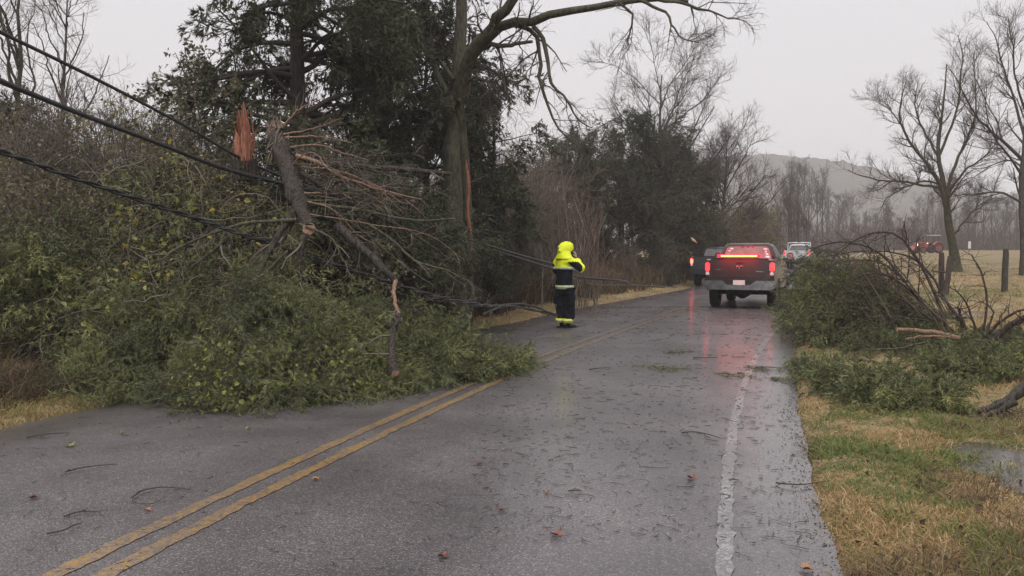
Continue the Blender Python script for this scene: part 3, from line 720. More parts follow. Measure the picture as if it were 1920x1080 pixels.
for k, px, d, s, sz in [(0, 60, 12.2, 1.0, 1), (1, 25, 11.2, .8, 1), (2, 110, 12.0, .9, 1), (0, 170, 13.0, 1.1, 1.05), (1, 120, 11.3, .75, 1.0), (2, 10, 13.5, 1.2, 1.1),
                        (3, 150, 15.0, 1.3, 1.05), (3, 230, 15.5, 1.35, 1.05), (3, 300, 16.0, 1.3, 1.05), (3, 90, 15.5, 1.35, 1.1), (3, 360, 15.2, 1.25, 1.0), (3, 200, 18.0, 1.35, 1.05), (3, 40, 17.5, 1.35, 1.05), (3, 275, 18.5, 1.35, 1.05), (3, 340, 19, 1.4, 1.05),
                        (0, 260, 13.5, 1.15, 1.1), (0, 350, 13.4, 1.25, 1.1), (0, 420, 13.8, 1.2, 1.1), (2, 330, 13.2, 1.1, 1.15), (2, 400, 13.0, 1.1, 1.1), (2, 200, 14.0, 1.1, 1.1),
                        (4, 480, 14.2, 1.15, 1.0), (4, 560, 14.0, 1.1, 1.0), (4, 640, 14.5, 1.1, .95), (4, 710, 15.5, 1.1, .95), (4, 770, 16.8, 1.0, .9), (0, 610, 13.5, .9, 1), (2, 690, 14.8, .95, 1), (3, 740, 16.0, 1.0, .9),
                        (4, 830, 19.5, 1.0, 1), (2, 880, 19.8, .9, .8), (3, 960, 23, 1.0, 1), (4, 905, 21, .8, 1), (2, 940, 21.5, .9, .8), (3, 985, 25, 1.3, 1), (3, 930, 27, 1.5, 1),
                        (2, 120, 19.0, 1.4, 1), (4, 420, 17.5, 1.1, .85), (2, 300, 20.5, 1.4, 1.0), (3, 60, 14.2, 1.1, 1), (3, 180, 13.6, 1.0, 1), (2, 70, 16, 1.2, 1)]:
    g_ = GG[k]
    if px >= 880: g_ = [None, None, ('brown withered shrub behind the large bare tree with the torn strip', 'brown shrubs behind the large bare tree'), ('leafless many-stemmed shrub behind the large bare tree', 'bare shrubs behind the large bare tree'), ('dark evergreen shrub beside the slender cedar behind the large bare tree', 'dark shrubs behind the large bare tree')][k]
    elif px >= 600: g_ = [('olive leafy shrub behind the fanned broken branches of the fallen cedar', None), None, ('brown twiggy shrub behind the fanned broken branches', None), ('leafless shrub behind the fanned broken branches', None), G5][k]
    put_shrub(k, xp(px, d), d, s, *g_, sz=sz)
H1 = ('grey brown bare shrub on the bank behind the person', 'bare shrubs behind the person')
for px, d, s in [(1010, 32, 1.5), (1040, 36, 1.9), (970, 34, 1.8), (1000, 40, 2.2), (940, 38, 2.2), (1060, 33, 1.3)]:
    put_shrub(3, xp(px, d), d, s, *H1)
H2 = ('brown withered shrub along the road edge by the dark rear pickup', 'brown shrubs by the dark rear pickup')
for px, d, s in [(1325, 51, 1.5), (1360, 54, 1.7), (1395, 61, 1.9), (1295, 46, 1.1), (1240, 40.5, 1.0), (1420, 68, 2.0), (1180, 37, .8)]:
    put_shrub(2, xp(px, d), d, s, *H2)
H3 = ('olive shrub under the second bare tree beyond the cedar clump', 'olive shrubs under the second bare tree')
for px, d, s in [(1345, 55, 1.9), (1385, 60, 2.1), (1330, 53, 1.7), (1412, 67, 2.1)]:
    put_shrub(0, xp(px, d), d, s, *H3)

# ---- misty wood at the back: five kinds, copied
far = []
for k in range(5):
    r = RNG(70 + k); H = [15, 17, 13, 16, 12][k]
    lm = auto_limbs(r, A(0, 0, 0), H, .2, 13, (r.normal() * .6, 0), .28, 32, .42, .5)
    far.append(bare_tree('bare_tree', None, None, None, (0, 0, 0), r, lm, scaled(TW[:2] + [dict(TW[2], m=3)], 1.6, 3.2, .8), M['bark_grey'], M['twig_red' if k in (2, 4) else 'twig'], ksides=6)[0])
rng = RNG(77); fu = [False] * 5
def far_tree(k, x, y, s, label, group):
    o = far[k] if not fu[k] else copy_tree(far[k]); fu[k] = True
    o.location = (x, y, gz(x, y) - .1); o.rotation_euler = (0, 0, float(rng.uniform(0, 6.28))); o.scale = (s, s, s)
    tag(o, label, 'tree', group)
for i in range(64):
    px = 1440 + (i / 63) * 640 + rng.normal() * 6; d = rng.uniform(150, 215)
    if px < 1600 or px > 1720: s = rng.uniform(.7, 1.0) * (1.12 if 1470 < px < 1600 else .8)
    else: s = rng.uniform(.42, .6)
    far_tree(int(rng.integers(0, 5)), xp(px, d), d, s, 'hazy bare tree in the treeline at the far end of the pasture', 'bare trees of the misty treeline')
for i in range(26):
    px = -160 + i * 58 + rng.normal() * 10; d = rng.uniform(44, 75)
    far_tree(int(rng.integers(0, 5)), xp(px, d), d, rng.uniform(.5, .75) * (.75 if 900 < px < 1080 else 1) * (.62 if px < 420 else 1), 'bare tree in the wood behind the left roadside trees', 'bare trees of the left wood')
for i in range(14):
    px = 1395 + i * 9 + rng.normal() * 5; d = rng.uniform(75, 130)
    far_tree(int(rng.integers(0, 5)), xp(px, d), d, rng.uniform(.3, .5), 'low misty bare tree left of the road where it bends away', 'bare trees where the road bends')
# low brush under the far wood, too fine to count
r = RNG(78); N = 5200
px = r.uniform(1400, 2100, N); d = r.uniform(140, 210, N); x = (px - 960) / FPX * d
base = np.stack([x, d, ground_z(x, d)], -1)
P = np.stack([base, base + r.normal(size=(N, 3)) * A(.5, .5, .2) + A(0, 0, 2.2), base + r.normal(size=(N, 3)) * A(1, 1, .8) + A(0, 0, 1) * r.uniform(3, 6.5, (N, 1))], 1)
b = MB(); tubes(b, P, np.full((N, 3), .035) * A(1, .8, .4), 3, r.uniform(0, .9, N))
tag(b.build('undergrowth', M['twig_red']), 'reddish brown brush along the foot of the far treeline', kind='stuff')
r = RNG(79); N = 7000
px = r.uniform(-250, 1120, N); d = r.uniform(24, 62, N); x = (px - 960) / FPX * d
base = np.stack([x, d, ground_z(x, d)], -1); hgt = r.uniform(1.2, 4.2, (N, 1)) * (1 - .35 * ((px > 880) & (px < 1080)))[:, None]
P = np.stack([base, base + r.normal(size=(N, 3)) * A(.25, .25, .1) + A(0, 0, .5) * hgt, base + r.normal(size=(N, 3)) * A(.5, .5, .3) + A(0, 0, 1) * hgt], 1)
b = MB(); tubes(b, P, np.full((N, 3), .016) * A(1, .8, .4), 3, r.uniform(0, 1, N))
tag(b.build('undergrowth', M['twig_pale']), 'grey brown brush on the floor of the left wood', kind='stuff')

# ------------------------------------------------------------------ the snapped trunk and the fallen cedar
def wobble(P, rng, amp):
    P = P.copy(); P[1:-1] += rng.normal(size=P[1:-1].shape) * amp; return P

def disc(mb, c, nrm, r, rng, k=12, mat=0):
    nrm = norm(np.asarray(nrm, float)); ref = A(0, 0, 1) if abs(nrm[2]) < .9 else A(1, 0, 0)
    a1 = norm(np.cross(nrm, ref)); a2 = np.cross(nrm, a1); th = np.arange(k) * 2 * math.pi / k
    rim = c + (a1 * np.cos(th)[:, None] + a2 * np.sin(th)[:, None]) * r * rng.uniform(.9, 1.06, (k, 1))
    V = np.vstack([rim, c + nrm * r * .05])
    mb.add(V, [[i, (i + 1) % k, k] for i in range(k)], .5, mat)

def branch_part(name, pts, r0, r1, mat, root, base, rng, n=14, k=6, amp=.005, label=None, cut=None, twigs=None, twm=None):
    P = wobble(spline(pts, n), rng, amp); R = np.linspace(r0, r1, n) * (1 + rng.normal(size=n) * .05)
    b = MB(); tubes(b, P[None], R[None], k, .4, cap=True)
    o = rel(b, base).build(name, mat, root)
    if label: o['label'] = label
    if cut:
        c = MB(); disc(c, P[-1] + norm(P[-1] - P[-2]) * .004, P[-1] - P[-2], r1 * 1.02, rng); 
        d = rel(c, base).build('broken_end', cut, o)
    if twigs is not None:
        a = grow(rng, P[None], R[None], twigs, .15, 1, 50, .45, n=4, trop=-.1, wander=.5, rmin=.005)
        tubes(twm, a[0], a[1], 3, rng.uniform(0, 1, len(a[0])))
        c2 = grow(rng, a[0], a[1], 3, .2, 1, 45, .22, n=3, trop=-.1, wander=.4, rmin=.003)
        tubes(twm, c2[0], c2[1], 3, rng.uniform(0, 1, len(c2[0])))
    return P, R

rng = RNG(100)
sb = gbase(458, 12.8)
root = tag(empty('snapped_trunk', sb), 'standing snapped trunk ending in a tall reddish splinter', 'broken tree')
P = spline([sb, at(462, 520, 12.7), at(462, 400, 12.5), at(458, 300, 12.36)], 12); b = MB()
tubes(b, P[None], np.linspace(.22, .17, 12)[None], 10, .4); rel(b, sb).build('trunk', M['bark_cedar'], root)
b = MB(); kk = 18                                                  # splinter: ragged shell of torn heartwood
c0 = at(459, 312, 12.35); th = np.arange(kk) * 2 * math.pi / kk
tops = [.62, .75, .9, .97, 1.0, .92, .78, .88, .84, .72, .66, .6, .55, .5, .58, .64, .55, .6]
rows = []
H0 = at(455, 172, 12.35)[2] - c0[2]
for f in (0, .25, .5, .75, 1):
    hz = np.array(tops) * H0 * f; taper = 1 - .60 * (hz / H0) ** 1.6
    rr = .135 * taper * (1 + .14 * np.sin(th * 5 + 1) + rng.normal(size=kk) * .05)
    rows.append(np.stack([c0[0] + np.cos(th) * rr - .04 * (hz / H0), c0[1] + np.sin(th) * rr, c0[2] - .12 + hz], -1))
V = np.concatenate(rows); i = np.arange(kk); j = (i + 1) % kk
F = np.concatenate([np.stack([r * kk + i, r * kk + j, (r + 1) * kk + j, (r + 1) * kk + i], -1) for r in range(4)])
b.add(V, F, .5)
for q in range(9):
    a = rng.uniform(0, 6.28); p0 = c0 + A(math.cos(a) * .11, math.sin(a) * .11, rng.uniform(-.05, .3))
    tubes(b, np.stack([p0, p0 + A(rng.normal() * .02, rng.normal() * .02, .2), p0 + A(rng.normal() * .05, rng.normal() * .05, rng.uniform(.3, .65))])[None], A(.022, .014, .002)[None], 4, .5)
bk = MB()
for q in range(26):
    a = q / 26 * 6.28 + rng.normal() * .08; p0 = c0 + A(math.cos(a) * .135, math.sin(a) * .135, -.2); hgt_ = rng.uniform(.12, .42)
    tubes(bk, np.stack([p0, p0 + A(math.cos(a) * .012, math.sin(a) * .012, hgt_ * .6), p0 + A(math.cos(a) * rng.uniform(-.01, .05), math.sin(a) * rng.uniform(-.01, .05), hgt_)])[None], A(.034, .026, .003)[None], 5, .5)
rel(bk, sb).build('bark_shards', M['bark_cedar'], root)
tag(rel(b, sb).build('splinter', M['splinter'], root), 'tall reddish splinter of torn heartwood')

fb = onground(560, 735)
FT = tag(empty('fallen_cedar', fb), 'toppled cedar with broken limbs and green boughs spilling over the left lane', 'fallen tree')
tp = [at(508, 228, 12.4), at(520, 268, 12.1), at(541, 312, 11.8), at(553, 352, 11.5), at(564, 392, 11.2), at(579, 428, 10.9)]
P = wobble(spline(tp, 16), rng, .012); R = np.interp(np.linspace(0, 1, 16), [0, .12, .25, .6, 1], [.05, .12, .165, .15, .085]) * (1 + rng.normal(size=16) * .05)
P = spline(P, 44); R = np.interp(np.linspace(0, 1, 44), np.linspace(0, 1, 16), R) * .84; R[:4] *= A(.75, .85, .95, 1)
b = MB(); tubes(b, P[None], R[None], 16, .4, cap=True)
v_ = b.v[0]; g_ = (vnoise(np.arange(len(v_)) % 16 * 1.3, np.arange(len(v_)) // 16 * .22, 5) - .5)[:, None] * .05 + rng.normal(size=(len(v_), 1)) * .004
b.v[0] = v_ + norm(v_ - np.repeat(P, 16, 0)) * g_
rel(b, fb).build('trunk', M['bark_cedar'], FT)
b = MB(); disc(b, P[-1] + norm(P[-1] - P[-2]) * .01, norm(P[-1] - P[-2]) + A(.3, -.8, 0), .082, rng, 16)
rel(b, fb).build('sawn_end', M['sawn'], FT)
b = MB()
for q in range(22):
    p0 = at(502 + rng.uniform(0, 30), 232 + rng.uniform(0, 50), 12.0 - rng.uniform(0, .1)); p1 = p0 + A(rng.normal() * .06 - .05, -.02, -rng.uniform(.05, .3))
    tubes(b, np.stack([p0, (p0 + p1) / 2 + A(0, -.02, 0), p1])[None], A(.005, .009, .0015)[None], 4, .5)
for q in range(10):
    p0 = at(504 + rng.uniform(0, 26), 240, 12.25); p1 = p0 + A(rng.normal() * .04, 0, rng.uniform(.06, .2))
    tubes(b, np.stack([p0, p1])[None], A(.016, .002)[None], 4, .5)
disc(b, at(526, 272, 11.96), A(-.55, -.8, .25), .085, rng, 14)
tag(rel(b, fb).build('torn_end', M['torn_pale'], FT), 'pale torn wood at the broken upper end')
ftw = MB()
BK, ST, PA = M['bark_cedar'], M['barkless'], M['bark_moss']
spec = [  # pts, d0, d1, r0, r1, material, cut
    ([(552, 288), (620, 308), (690, 314), (770, 319), (845, 326)], 11.9, 12.1, .062, .032, BK, 1),
    ([(556, 292), (600, 305), (640, 330), (720, 357), (792, 374)], 11.8, 11.4, .035, .008, ST, 0),
    ([(566, 325), (620, 360), (670, 387), (720, 410), (760, 430), (800, 456), (836, 482)], 11.6, 11.6, .045, .014, BK, 0),
    ([(632, 422), (668, 455), (705, 490), (742, 527)], 11.0, 10.7, .068, .04, BK, 1),
    ([(742, 527), (738, 550), (745, 580), (752, 604)], 10.5, 10.0, .03, .016, ST, 0),
    ([(750, 590), (737, 622), (734, 655), (741, 700)], 10.0, 9.25, .034, .044, BK, 1),
    ([(552, 395), (510, 462), (475, 530), (442, 610), (434, 652)], 11.1, 10.2, .045, .02, BK, 0),
    ([(556, 400), (530, 450), (505, 480), (470, 500)], 11.1, 10.7, .035, .012, BK, 0),
    ([(556, 412), (470, 418), (400, 436), (330, 468), (300, 490)], 11.0, 10.8, .028, .008, PA, 0),
    ([(560, 382), (640, 388), (700, 399), (775, 413), (852, 410)], 11.3, 11.2, .032, .014, PA, 1),
    ([(690, 420), (735, 450), (780, 490), (830, 505), (870, 522), (905, 548)], 11.1, 11.0, .024, .007, PA, 0),
    ([(530, 238), (560, 206), (605, 184)], 12.2, 12.2, .016, .004, ST, 0),
    ([(530, 252), (590, 240), (640, 222)], 12.1, 12.0, .014, .004, ST, 0),
    ([(535, 258), (600, 256), (660, 268)], 12.1, 12.0, .016, .005, ST, 0),
    ([(540, 276), (600, 272), (640, 286), (690, 300)], 12.0, 11.8, .017, .005, ST, 0),
    ([(558, 312), (620, 318), (690, 340), (755, 382)], 11.7, 11.4, .016, .004, ST, 0),
    ([(560, 305), (640, 300), (720, 292), (790, 285)], 11.9, 12.2, .016, .004, BK, 0),
    ([(562, 420), (620, 446), (640, 480), (655, 500)], 10.9, 10.8, .02, .006, PA, 0),
    ([(540, 470), (470, 532), (390, 570), (310, 592)], 10.6, 10.2, .022, .006, PA, 0),
    ([(430, 445), (380, 485), (330, 520)], 11.0, 10.8, .028, .01, PA, 0),
    ([(572, 440), (566, 460), (561, 488)], 10.9, 10.8, .05, .035, BK, 1),
    ([(720, 540), (790, 560), (860, 568), (905, 575)], 10.8, 11.0, .012, .004, BK, 0),
    ([(640, 405), (700, 380), (735, 352)], 11.1, 11.0, .012, .003, PA, 0),
    ([(600, 380), (690, 440), (760, 500), (820, 540)], 11.3, 11.0, .018, .005, PA, 0)]
for q in range(22):                                   # the many thin side limbs fanning to the right
    t_ = rng.uniform(.1, .95); k_ = int(t_ * 15); x0, y0 = 512 + 64 * t_, 240 + 180 * t_
    x1, y1 = rng.uniform(640, 880), y0 + rng.uniform(-40, 190) * (.4 + t_)
    spec.append(([(x0, y0), (x0 * .6 + x1 * .4, y0 * .7 + y1 * .3 + rng.normal() * 12), (x0 * .25 + x1 * .75, y0 * .35 + y1 * .65 + rng.normal() * 14), (x1, y1)], 12.3 - 1.4 * t_, 11.9 - rng.uniform(0, 1.0), rng.uniform(.010, .02), .003, [ST, PA, BK][q % 3], 0))
for pts, d0, d1, r0, r1, mt, cut in spec:
    branch_part('branch', pl(pts, d0, d1), r0, r1, mt, FT, fb, rng, cut=M['sawn'] if cut else None, twigs=7 if r0 < .03 else 5, twm=ftw)
rel(ftw, fb).build('twigs', M['twig_pale'], FT)
bx_ = A(130, 200, 300, 390, 450, 550, 650, 750, 835, 875, 925, 962)
yB_ = A(745, 755, 750, 768, 772, 768, 752, 738, 724, 714, 706, 694)
yT_ = A(600, 565, 540, 530, 525, 535, 560, 580, 600, 630, 660, 675)
def pile_points(rng, N, bx_, yB_, yT_, deep, pw=1.0, zb=0.0, jit=.18):
    px = rng.uniform(bx_[0], bx_[-1], N); yb = np.interp(px, bx_, yB_); yt = np.interp(px, bx_, yT_)
    f = rng.uniform(0, 1, N) ** pw; py = yb + (yt - yb) * f
    d0 = np.array([onground(a, c, zb)[1] for a, c in zip(px, yb)])
    d = d0 + .15 + f * np.interp(px, *deep) + rng.normal(size=N) * jit
    p = np.array([at(a, c, e) for a, c, e in zip(px, py, d)])
    p[:, 2] = np.maximum(p[:, 2], ground_z(p[:, 0], p[:, 1]) + .06 + rng.uniform(0, .06, N))
    return p, f
pos, f = pile_points(rng, 1650, bx_, yB_, yT_, ([130, 800, 1000], [1.7, 1.6, .4]))
lean_ = (vnoise(pos[:, 0] * 1.1 + 3, pos[:, 2] * 1.6, 12) - .5) * 2.4
dirs = norm(np.stack([rng.normal(size=1650) * .4 + lean_ + .15, -.55 + rng.normal(size=1650) * .4, rng.normal(size=1650) * .35 + .12], -1))
ct = np.clip(.40 + (vnoise(pos[:, 0] * 2.3, pos[:, 2] * 2.5 + pos[:, 1] * 2, 7) - .5) * .75 + rng.normal(size=1650) * .10, 0, 1)
fo = MB(); wd = MB()
boughs(fo, rng, pos, dirs, rng.uniform(.25, .7, 1650), .9, 12, 16, .052, .0085, ct, wd, .005)
tipx = rng.uniform(850, 950, 130); tp_ = np.array([onground(a, np.interp(a, bx_, yB_) - rng.uniform(0, 22)) for a in tipx]) + A(0, 0, .12)
boughs(fo, rng, tp_, norm(np.stack([np.full(130, .8), rng.normal(size=130) * .5 - .2, rng.uniform(.1, .7, 130)], -1)), rng.uniform(.25, .5, 130), .6, 11, 9, .06, .015, np.clip(rng.normal(.42, .15, 130), 0, 1), wd, .005)
rel(fo, fb).build('foliage', M['cedar_fresh'], FT, smooth=False)
rel(wd, fb).build('boughs', M['twig'], FT)

# vine-covered tangle to the left of the fallen cedar
vb = onground(330, 735); vb[1] += 1.6
VT = tag(empty('vine_tangle', vb), 'tangle of vines with yellowing leaves draped left of the broken trunk', 'vines')
vx = A(60, 130, 200, 260, 330, 400, 460, 520, 560); vT = A(540, 460, 345, 292, 280, 300, 345, 390, 430); vB = A(640, 620, 610, 600, 590, 580, 570, 570, 560)
def tangle_points(N, pw=1.0, off=0):
    px = rng.uniform(60, 560, N); yb = np.interp(px, vx, vB); yt = np.interp(px, vx, vT); f = rng.uniform(0, 1, N) ** pw
    py = yb + (yt - yb) * f; d = 10.7 + f * 1.9 + rng.normal(size=N) * .25 + off
    return np.array([at(a, c, e) for a, c, e in zip(px, py, d)]), f
st = MB(); N = 1500
p0, f = tangle_points(N); d = norm(rng.normal(size=(N, 3)) * A(.8, .4, .7) + A(0, 0, -.35)); n = 7
P = np.zeros((N, n, 3)); P[:, 0] = p0; Ls = rng.uniform(.3, 1.3, N)
for k in range(1, n):
    d = norm(d + rng.normal(size=(N, 3)) * .45 + A(0, 0, -.16)); P[:, k] = P[:, k - 1] + d * (Ls / (n - 1))[:, None]
tubes(st, P, rng.uniform(.003, .009, N)[:, None] * np.linspace(1, .5, n), 4, rng.uniform(0, 1, N))
rel(st, vb).build('stems', M['twig_pale'], VT)
lf = MB(); N = 11500; p0, f = tangle_points(N // 10, off=.1)
q = p0[rng.integers(0, len(p0), N)] + rng.normal(size=(N, 3)) * .11
leaves(lf, rng, q, .042, np.clip(.42 + (vnoise(q[:, 0] * 2.6, q[:, 2] * 2.6, 9) - .5) * .9 + rng.normal(size=N) * .14, 0, 1))
rel(lf, vb).build('foliage', M['shrub'], VT, smooth=False)
bf = MB(); p0, f = tangle_points(320, off=.1)
boughs(bf, rng, p0, norm(rng.normal(size=(320, 3)) + A(0, -.5, -.3)), rng.uniform(.3, .6, 320), .9, 11, 13, .06, .013, np.clip(rng.normal(.45, .18, 320), 0, 1))
rel(bf, vb).build('sprays', M['cedar_fresh'], VT, smooth=False)
yl = MB(); cl, f = tangle_points(46, off=-.15)
q = cl[rng.integers(0, 46, 430)] + rng.normal(size=(430, 3)) * .13
q2, f = tangle_points(190, off=-.15); q = np.concatenate([q, q2])
leaves(yl, rng, q, .075, np.clip(rng.normal(.52, .27, len(q)), 0, 1), up=.6)
rel(yl, vb).build('yellow_leaves', M['vine'], VT, smooth=False)
# fallen leafy vine in front, on the road
lb = onground(560, 745)
LV = tag(empty('vine_tangle', lb), 'yellow green leafy vine lying over the cedar boughs on the road', 'vines')
yl = MB(); x_ = A(385, 430, 500, 600, 700, 740); 
p0, f = pile_points(rng, 130, x_, A(765, 768, 768, 758, 744, 738), A(690, 665, 650, 630, 660, 690), ([385, 740], [1.0, .8]), jit=.1)
q = p0[rng.integers(0, 130, 620)] + rng.normal(size=(620, 3)) * .12 + A(0, -.42, .12); q[:, 2] = np.maximum(q[:, 2], .04)
leaves(yl, rng, q, .052, np.clip(rng.normal(.45, .22, 620), 0, 1), up=.4)
rel(yl, lb).build('leaves', M['vine'], LV, smooth=False)
st = MB(); d = norm(rng.normal(size=(130, 3)) * A(1, .5, .4)); P = np.stack([p0 + d * t + A(0, -.15, .04 - .2 * t * t) for t in (0, .2, .4, .6)], 1)
tubes(st, P, np.full((130, 4), .004), 3, rng.uniform(0, 1, 130)); rel(st, lb).build('stems', M['twig_pale'], LV)
q = p0[rng.integers(0, 60, 260)] * 1
# leafy sapling rising left of the splinter
pb = gbase(405, 13.0)
SP = tag(empty('leafy_sapling', pb), 'thin sapling with dark leaf clusters standing against the sky left of the splinter', 'sapling')
sl_ = [([pb, at(408, 500, 13), at(402, 320, 12.9), at(382, 255, 12.8), at(370, 200, 12.7), at(352, 150, 12.7), at(328, 98, 12.6)], .03, .005),
       (pl([(371, 192), (340, 186), (300, 184), (268, 172)], 12.7, 12.4), .012, .003), (pl([(374, 215), (395, 185), (420, 165), (440, 160)], 12.7, 12.6), .012, .003),
       (pl([(380, 250), (340, 262), (300, 262), (262, 235), (240, 240)], 12.8, 12.5), .014, .003), (pl([(360, 170), (375, 140), (372, 105), (378, 90)], 12.7, 12.8), .009, .003),
       (pl([(384, 262), (420, 240), (455, 238)], 12.8, 12.7), .01, .003)]
st = MB(); Ps = np.stack([spline(l[0], 16) for l in sl_]); Rs = np.stack([np.linspace(l[1], l[2], 16) for l in sl_])
tubes(st, Ps, Rs, 5, .3); t1 = grow(rng, Ps, Rs, 9, .35, 1, 50, .35, n=4, trop=.1, wander=.4, rmin=.003); tubes(st, *t1, 3, .4)
rel(st, pb).build('stems', M['twig'], SP)
i = rng.integers(0, len(t1[0]), 620); q, _, _ = sample_curve(*t1, i, rng.uniform(.4, 1, 620)); lf = MB()
leaves(lf, rng, q + rng.normal(size=q.shape) * .03, .055, np.clip(rng.normal(.2, .15, 620), 0, 1)); rel(lf, pb).build('leaves', M['shrub'], SP, smooth=False)

# ------------------------------------------------------------------ downed cables
def cable(label, pts, r, strands=1):
    P = spline(pts, 90); b = MB()
    if strands == 1: tubes(b, P[None], np.full((1, 90), r), 8, .5)
    else:
        s = np.linspace(0, len(pts) * 9, 90); o = np.stack([np.cos(s), 0 * s, np.sin(s)], -1) * r * .75
        tubes(b, np.stack([P + o, P - o]), np.full((2, 90), r * .62), 7, .5)
    tag(b.build('power_cable', M['cable']), label, 'cable', 'downed cables')
far_end = [A(2.55, 27.0, .62), A(5.2, 33.0, .35), A(7.2, 37.5, .12)]
cable('highest of the three black cables, slanting down past the splintered stump', [A(-6.2, 2.2, 4.0)] + pl([(-120, 0), (0, 60), (170, 143), (340, 232), (470, 306)], 7.2, 12.4) + pl([(620, 365), (700, 392), (850, 440), (960, 474), (1032, 494), (1090, 514)], 12.9, 21) + far_end, .021)
cable('thickest black cable, middle one of the three at the left edge', [A(-6.0, 1.8, 3.6)] + pl([(-120, 100), (0, 152), (150, 213), (300, 270), (420, 316)], 6.6, 11.8) + pl([(560, 352), (690, 384), (800, 422), (900, 460), (1032, 503), (1090, 520), (1170, 527)], 12.6, 26) + [A(4.6, 32.0, .42), A(6.6, 37.0, .12)], .029)
cable('lowest black cable, made of two strands and vanishing into the tangled vines', [A(-5.6, 2.0, 2.7)] + pl([(-120, 240), (0, 283), (130, 330), (260, 374), (380, 414)], 6.8, 10.6) + pl([(470, 445), (560, 475), (720, 525), (820, 556), (905, 572)], 10.9, 13.6) + [at(960, 574, 15.5), at(1040, 590, 19.0)], .024, 2)

# ------------------------------------------------------------------ brush and boughs on the right verge
rb = onground(1640, 640); rb[2] = gz(rb[0], rb[1])
RB = tag(empty('fallen_treetop', rb), 'heap of green cedar top with arching bare stems beside the parked pickup', 'fallen treetop')
rtw = MB()
for pts, d0, d1, r0, r1 in [([(1778, 622), (1750, 545), (1722, 490), (1684, 442), (1645, 436), (1600, 452), (1560, 485)], 14.0, 15.5, 0.0300, 0.0056),
                            ([(1762, 605), (1704, 542), (1645, 512), (1590, 530), (1560, 560)], 14.2, 15.0, 0.0270, 0.0056),
                            ([(1812, 618), (1772, 560), (1735, 502), (1690, 476), (1620, 470), (1545, 482)], 13.8, 15.8, 0.0300, 0.0056),
                            ([(1752, 602), (1690, 562), (1632, 536), (1572, 548)], 14.0, 14.5, 0.0240, 0.0056),
                            ([(1700, 530), (1645, 472), (1585, 454), (1530, 464), (1498, 492)], 15.0, 16.5, 0.0240, 0.0049),
                            ([(1700, 545), (1705, 475), (1698, 432)], 14.6, 14.6, 0.0132, 0.0042), ([(1722, 565), (1724, 490), (1718, 455)], 14.4, 14.4, 0.0120, 0.0035),
                            ([(1690, 560), (1675, 490), (1660, 450), (1668, 428)], 14.8, 15.0, 0.0120, 0.0035), ([(1660, 540), (1640, 480), (1610, 440)], 15.0, 15.2, 0.0108, 0.0035),
                            ([(1745, 590), (1690, 520), (1640, 490), (1570, 492), (1530, 520)], 14.2, 15.2, 0.0180, 0.0042), ([(1735, 600), (1640, 590), (1570, 580), (1500, 590)], 14.0, 14.6, 0.0180, 0.0042)]:
    branch_part('stem', pl(pts, d0, d1), r0, r1, M['bark_cedar'], RB, rb, rng, twigs=15, twm=rtw)
rel(rtw, rb).build('twigs', M['twig_red'], RB)
qx = A(1478, 1500, 1530, 1600, 1660, 1720, 1750); qT = A(545, 500, 478, 482, 520, 580, 620); qB = A(598, 618, 636, 646, 650, 650, 650)
pos, f = pile_points(rng, 1050, qx, qB, qT, ([1462, 1750], [2.6, 2.0]), zb=.1, jit=.3)
fo = MB(); wd = MB(); N = len(pos)
boughs(fo, rng, pos, norm(np.stack([rng.normal(size=N) * .6 - .35, rng.normal(size=N) * .5 - .4, rng.normal(size=N) * .35], -1)), rng.uniform(.25, .65, N), .9, 12, 14, .06, .013, np.clip(.32 + (vnoise(pos[:, 0] * 1.6, pos[:, 2] * 2 + pos[:, 1], 17) - .5) * .7 + rng.normal(size=N) * .1, 0, 1), wd, .006)
fo2 = MB(); pb_, f = pile_points(rng, 330, qx, qB, qT, ([1462, 1750], [2.0, 1.6]), zb=.1, jit=.3)
boughs(fo2, rng, pb_, norm(np.stack([rng.normal(size=330) * .6 - .35, rng.normal(size=330) * .5 - .5, rng.normal(size=330) * .4 + .15], -1)), rng.uniform(.3, .7, 330), .8, 10, 8, .05, .009, np.clip(rng.normal(.4, .2, 330), 0, 1), wd, .007)
rel(fo2, rb).build('foliage', M['shrub_brown'], RB, smooth=False)
at2 = MB(); n2 = 26; xs = rng.uniform(1640, 1790, n2); y0_ = rng.uniform(590, 640, n2); x1_ = xs - rng.uniform(60, 210, n2); y1_ = rng.uniform(450, 560, n2); dd_ = rng.uniform(13.3, 15, n2)
for q in range(n2):
    tubes(at2, spline(pl([(xs[q], y0_[q]), (xs[q] * .75 + x1_[q] * .25, y0_[q] * .45 + y1_[q] * .55), (xs[q] * .4 + x1_[q] * .6, y1_[q] - 8), (x1_[q], y1_[q] + 22)], dd_[q], dd_[q] + 1), 10)[None], np.linspace(rng.uniform(.008, .016), .003, 10)[None], 4, rng.uniform(0, 1))
rel(at2, rb).build('twigs', M['twig_red'], RB)
rel(fo, rb).build('foliage', M['cedar_fresh'], RB, smooth=False); rel(wd, rb).build('boughs', M['twig'], RB)
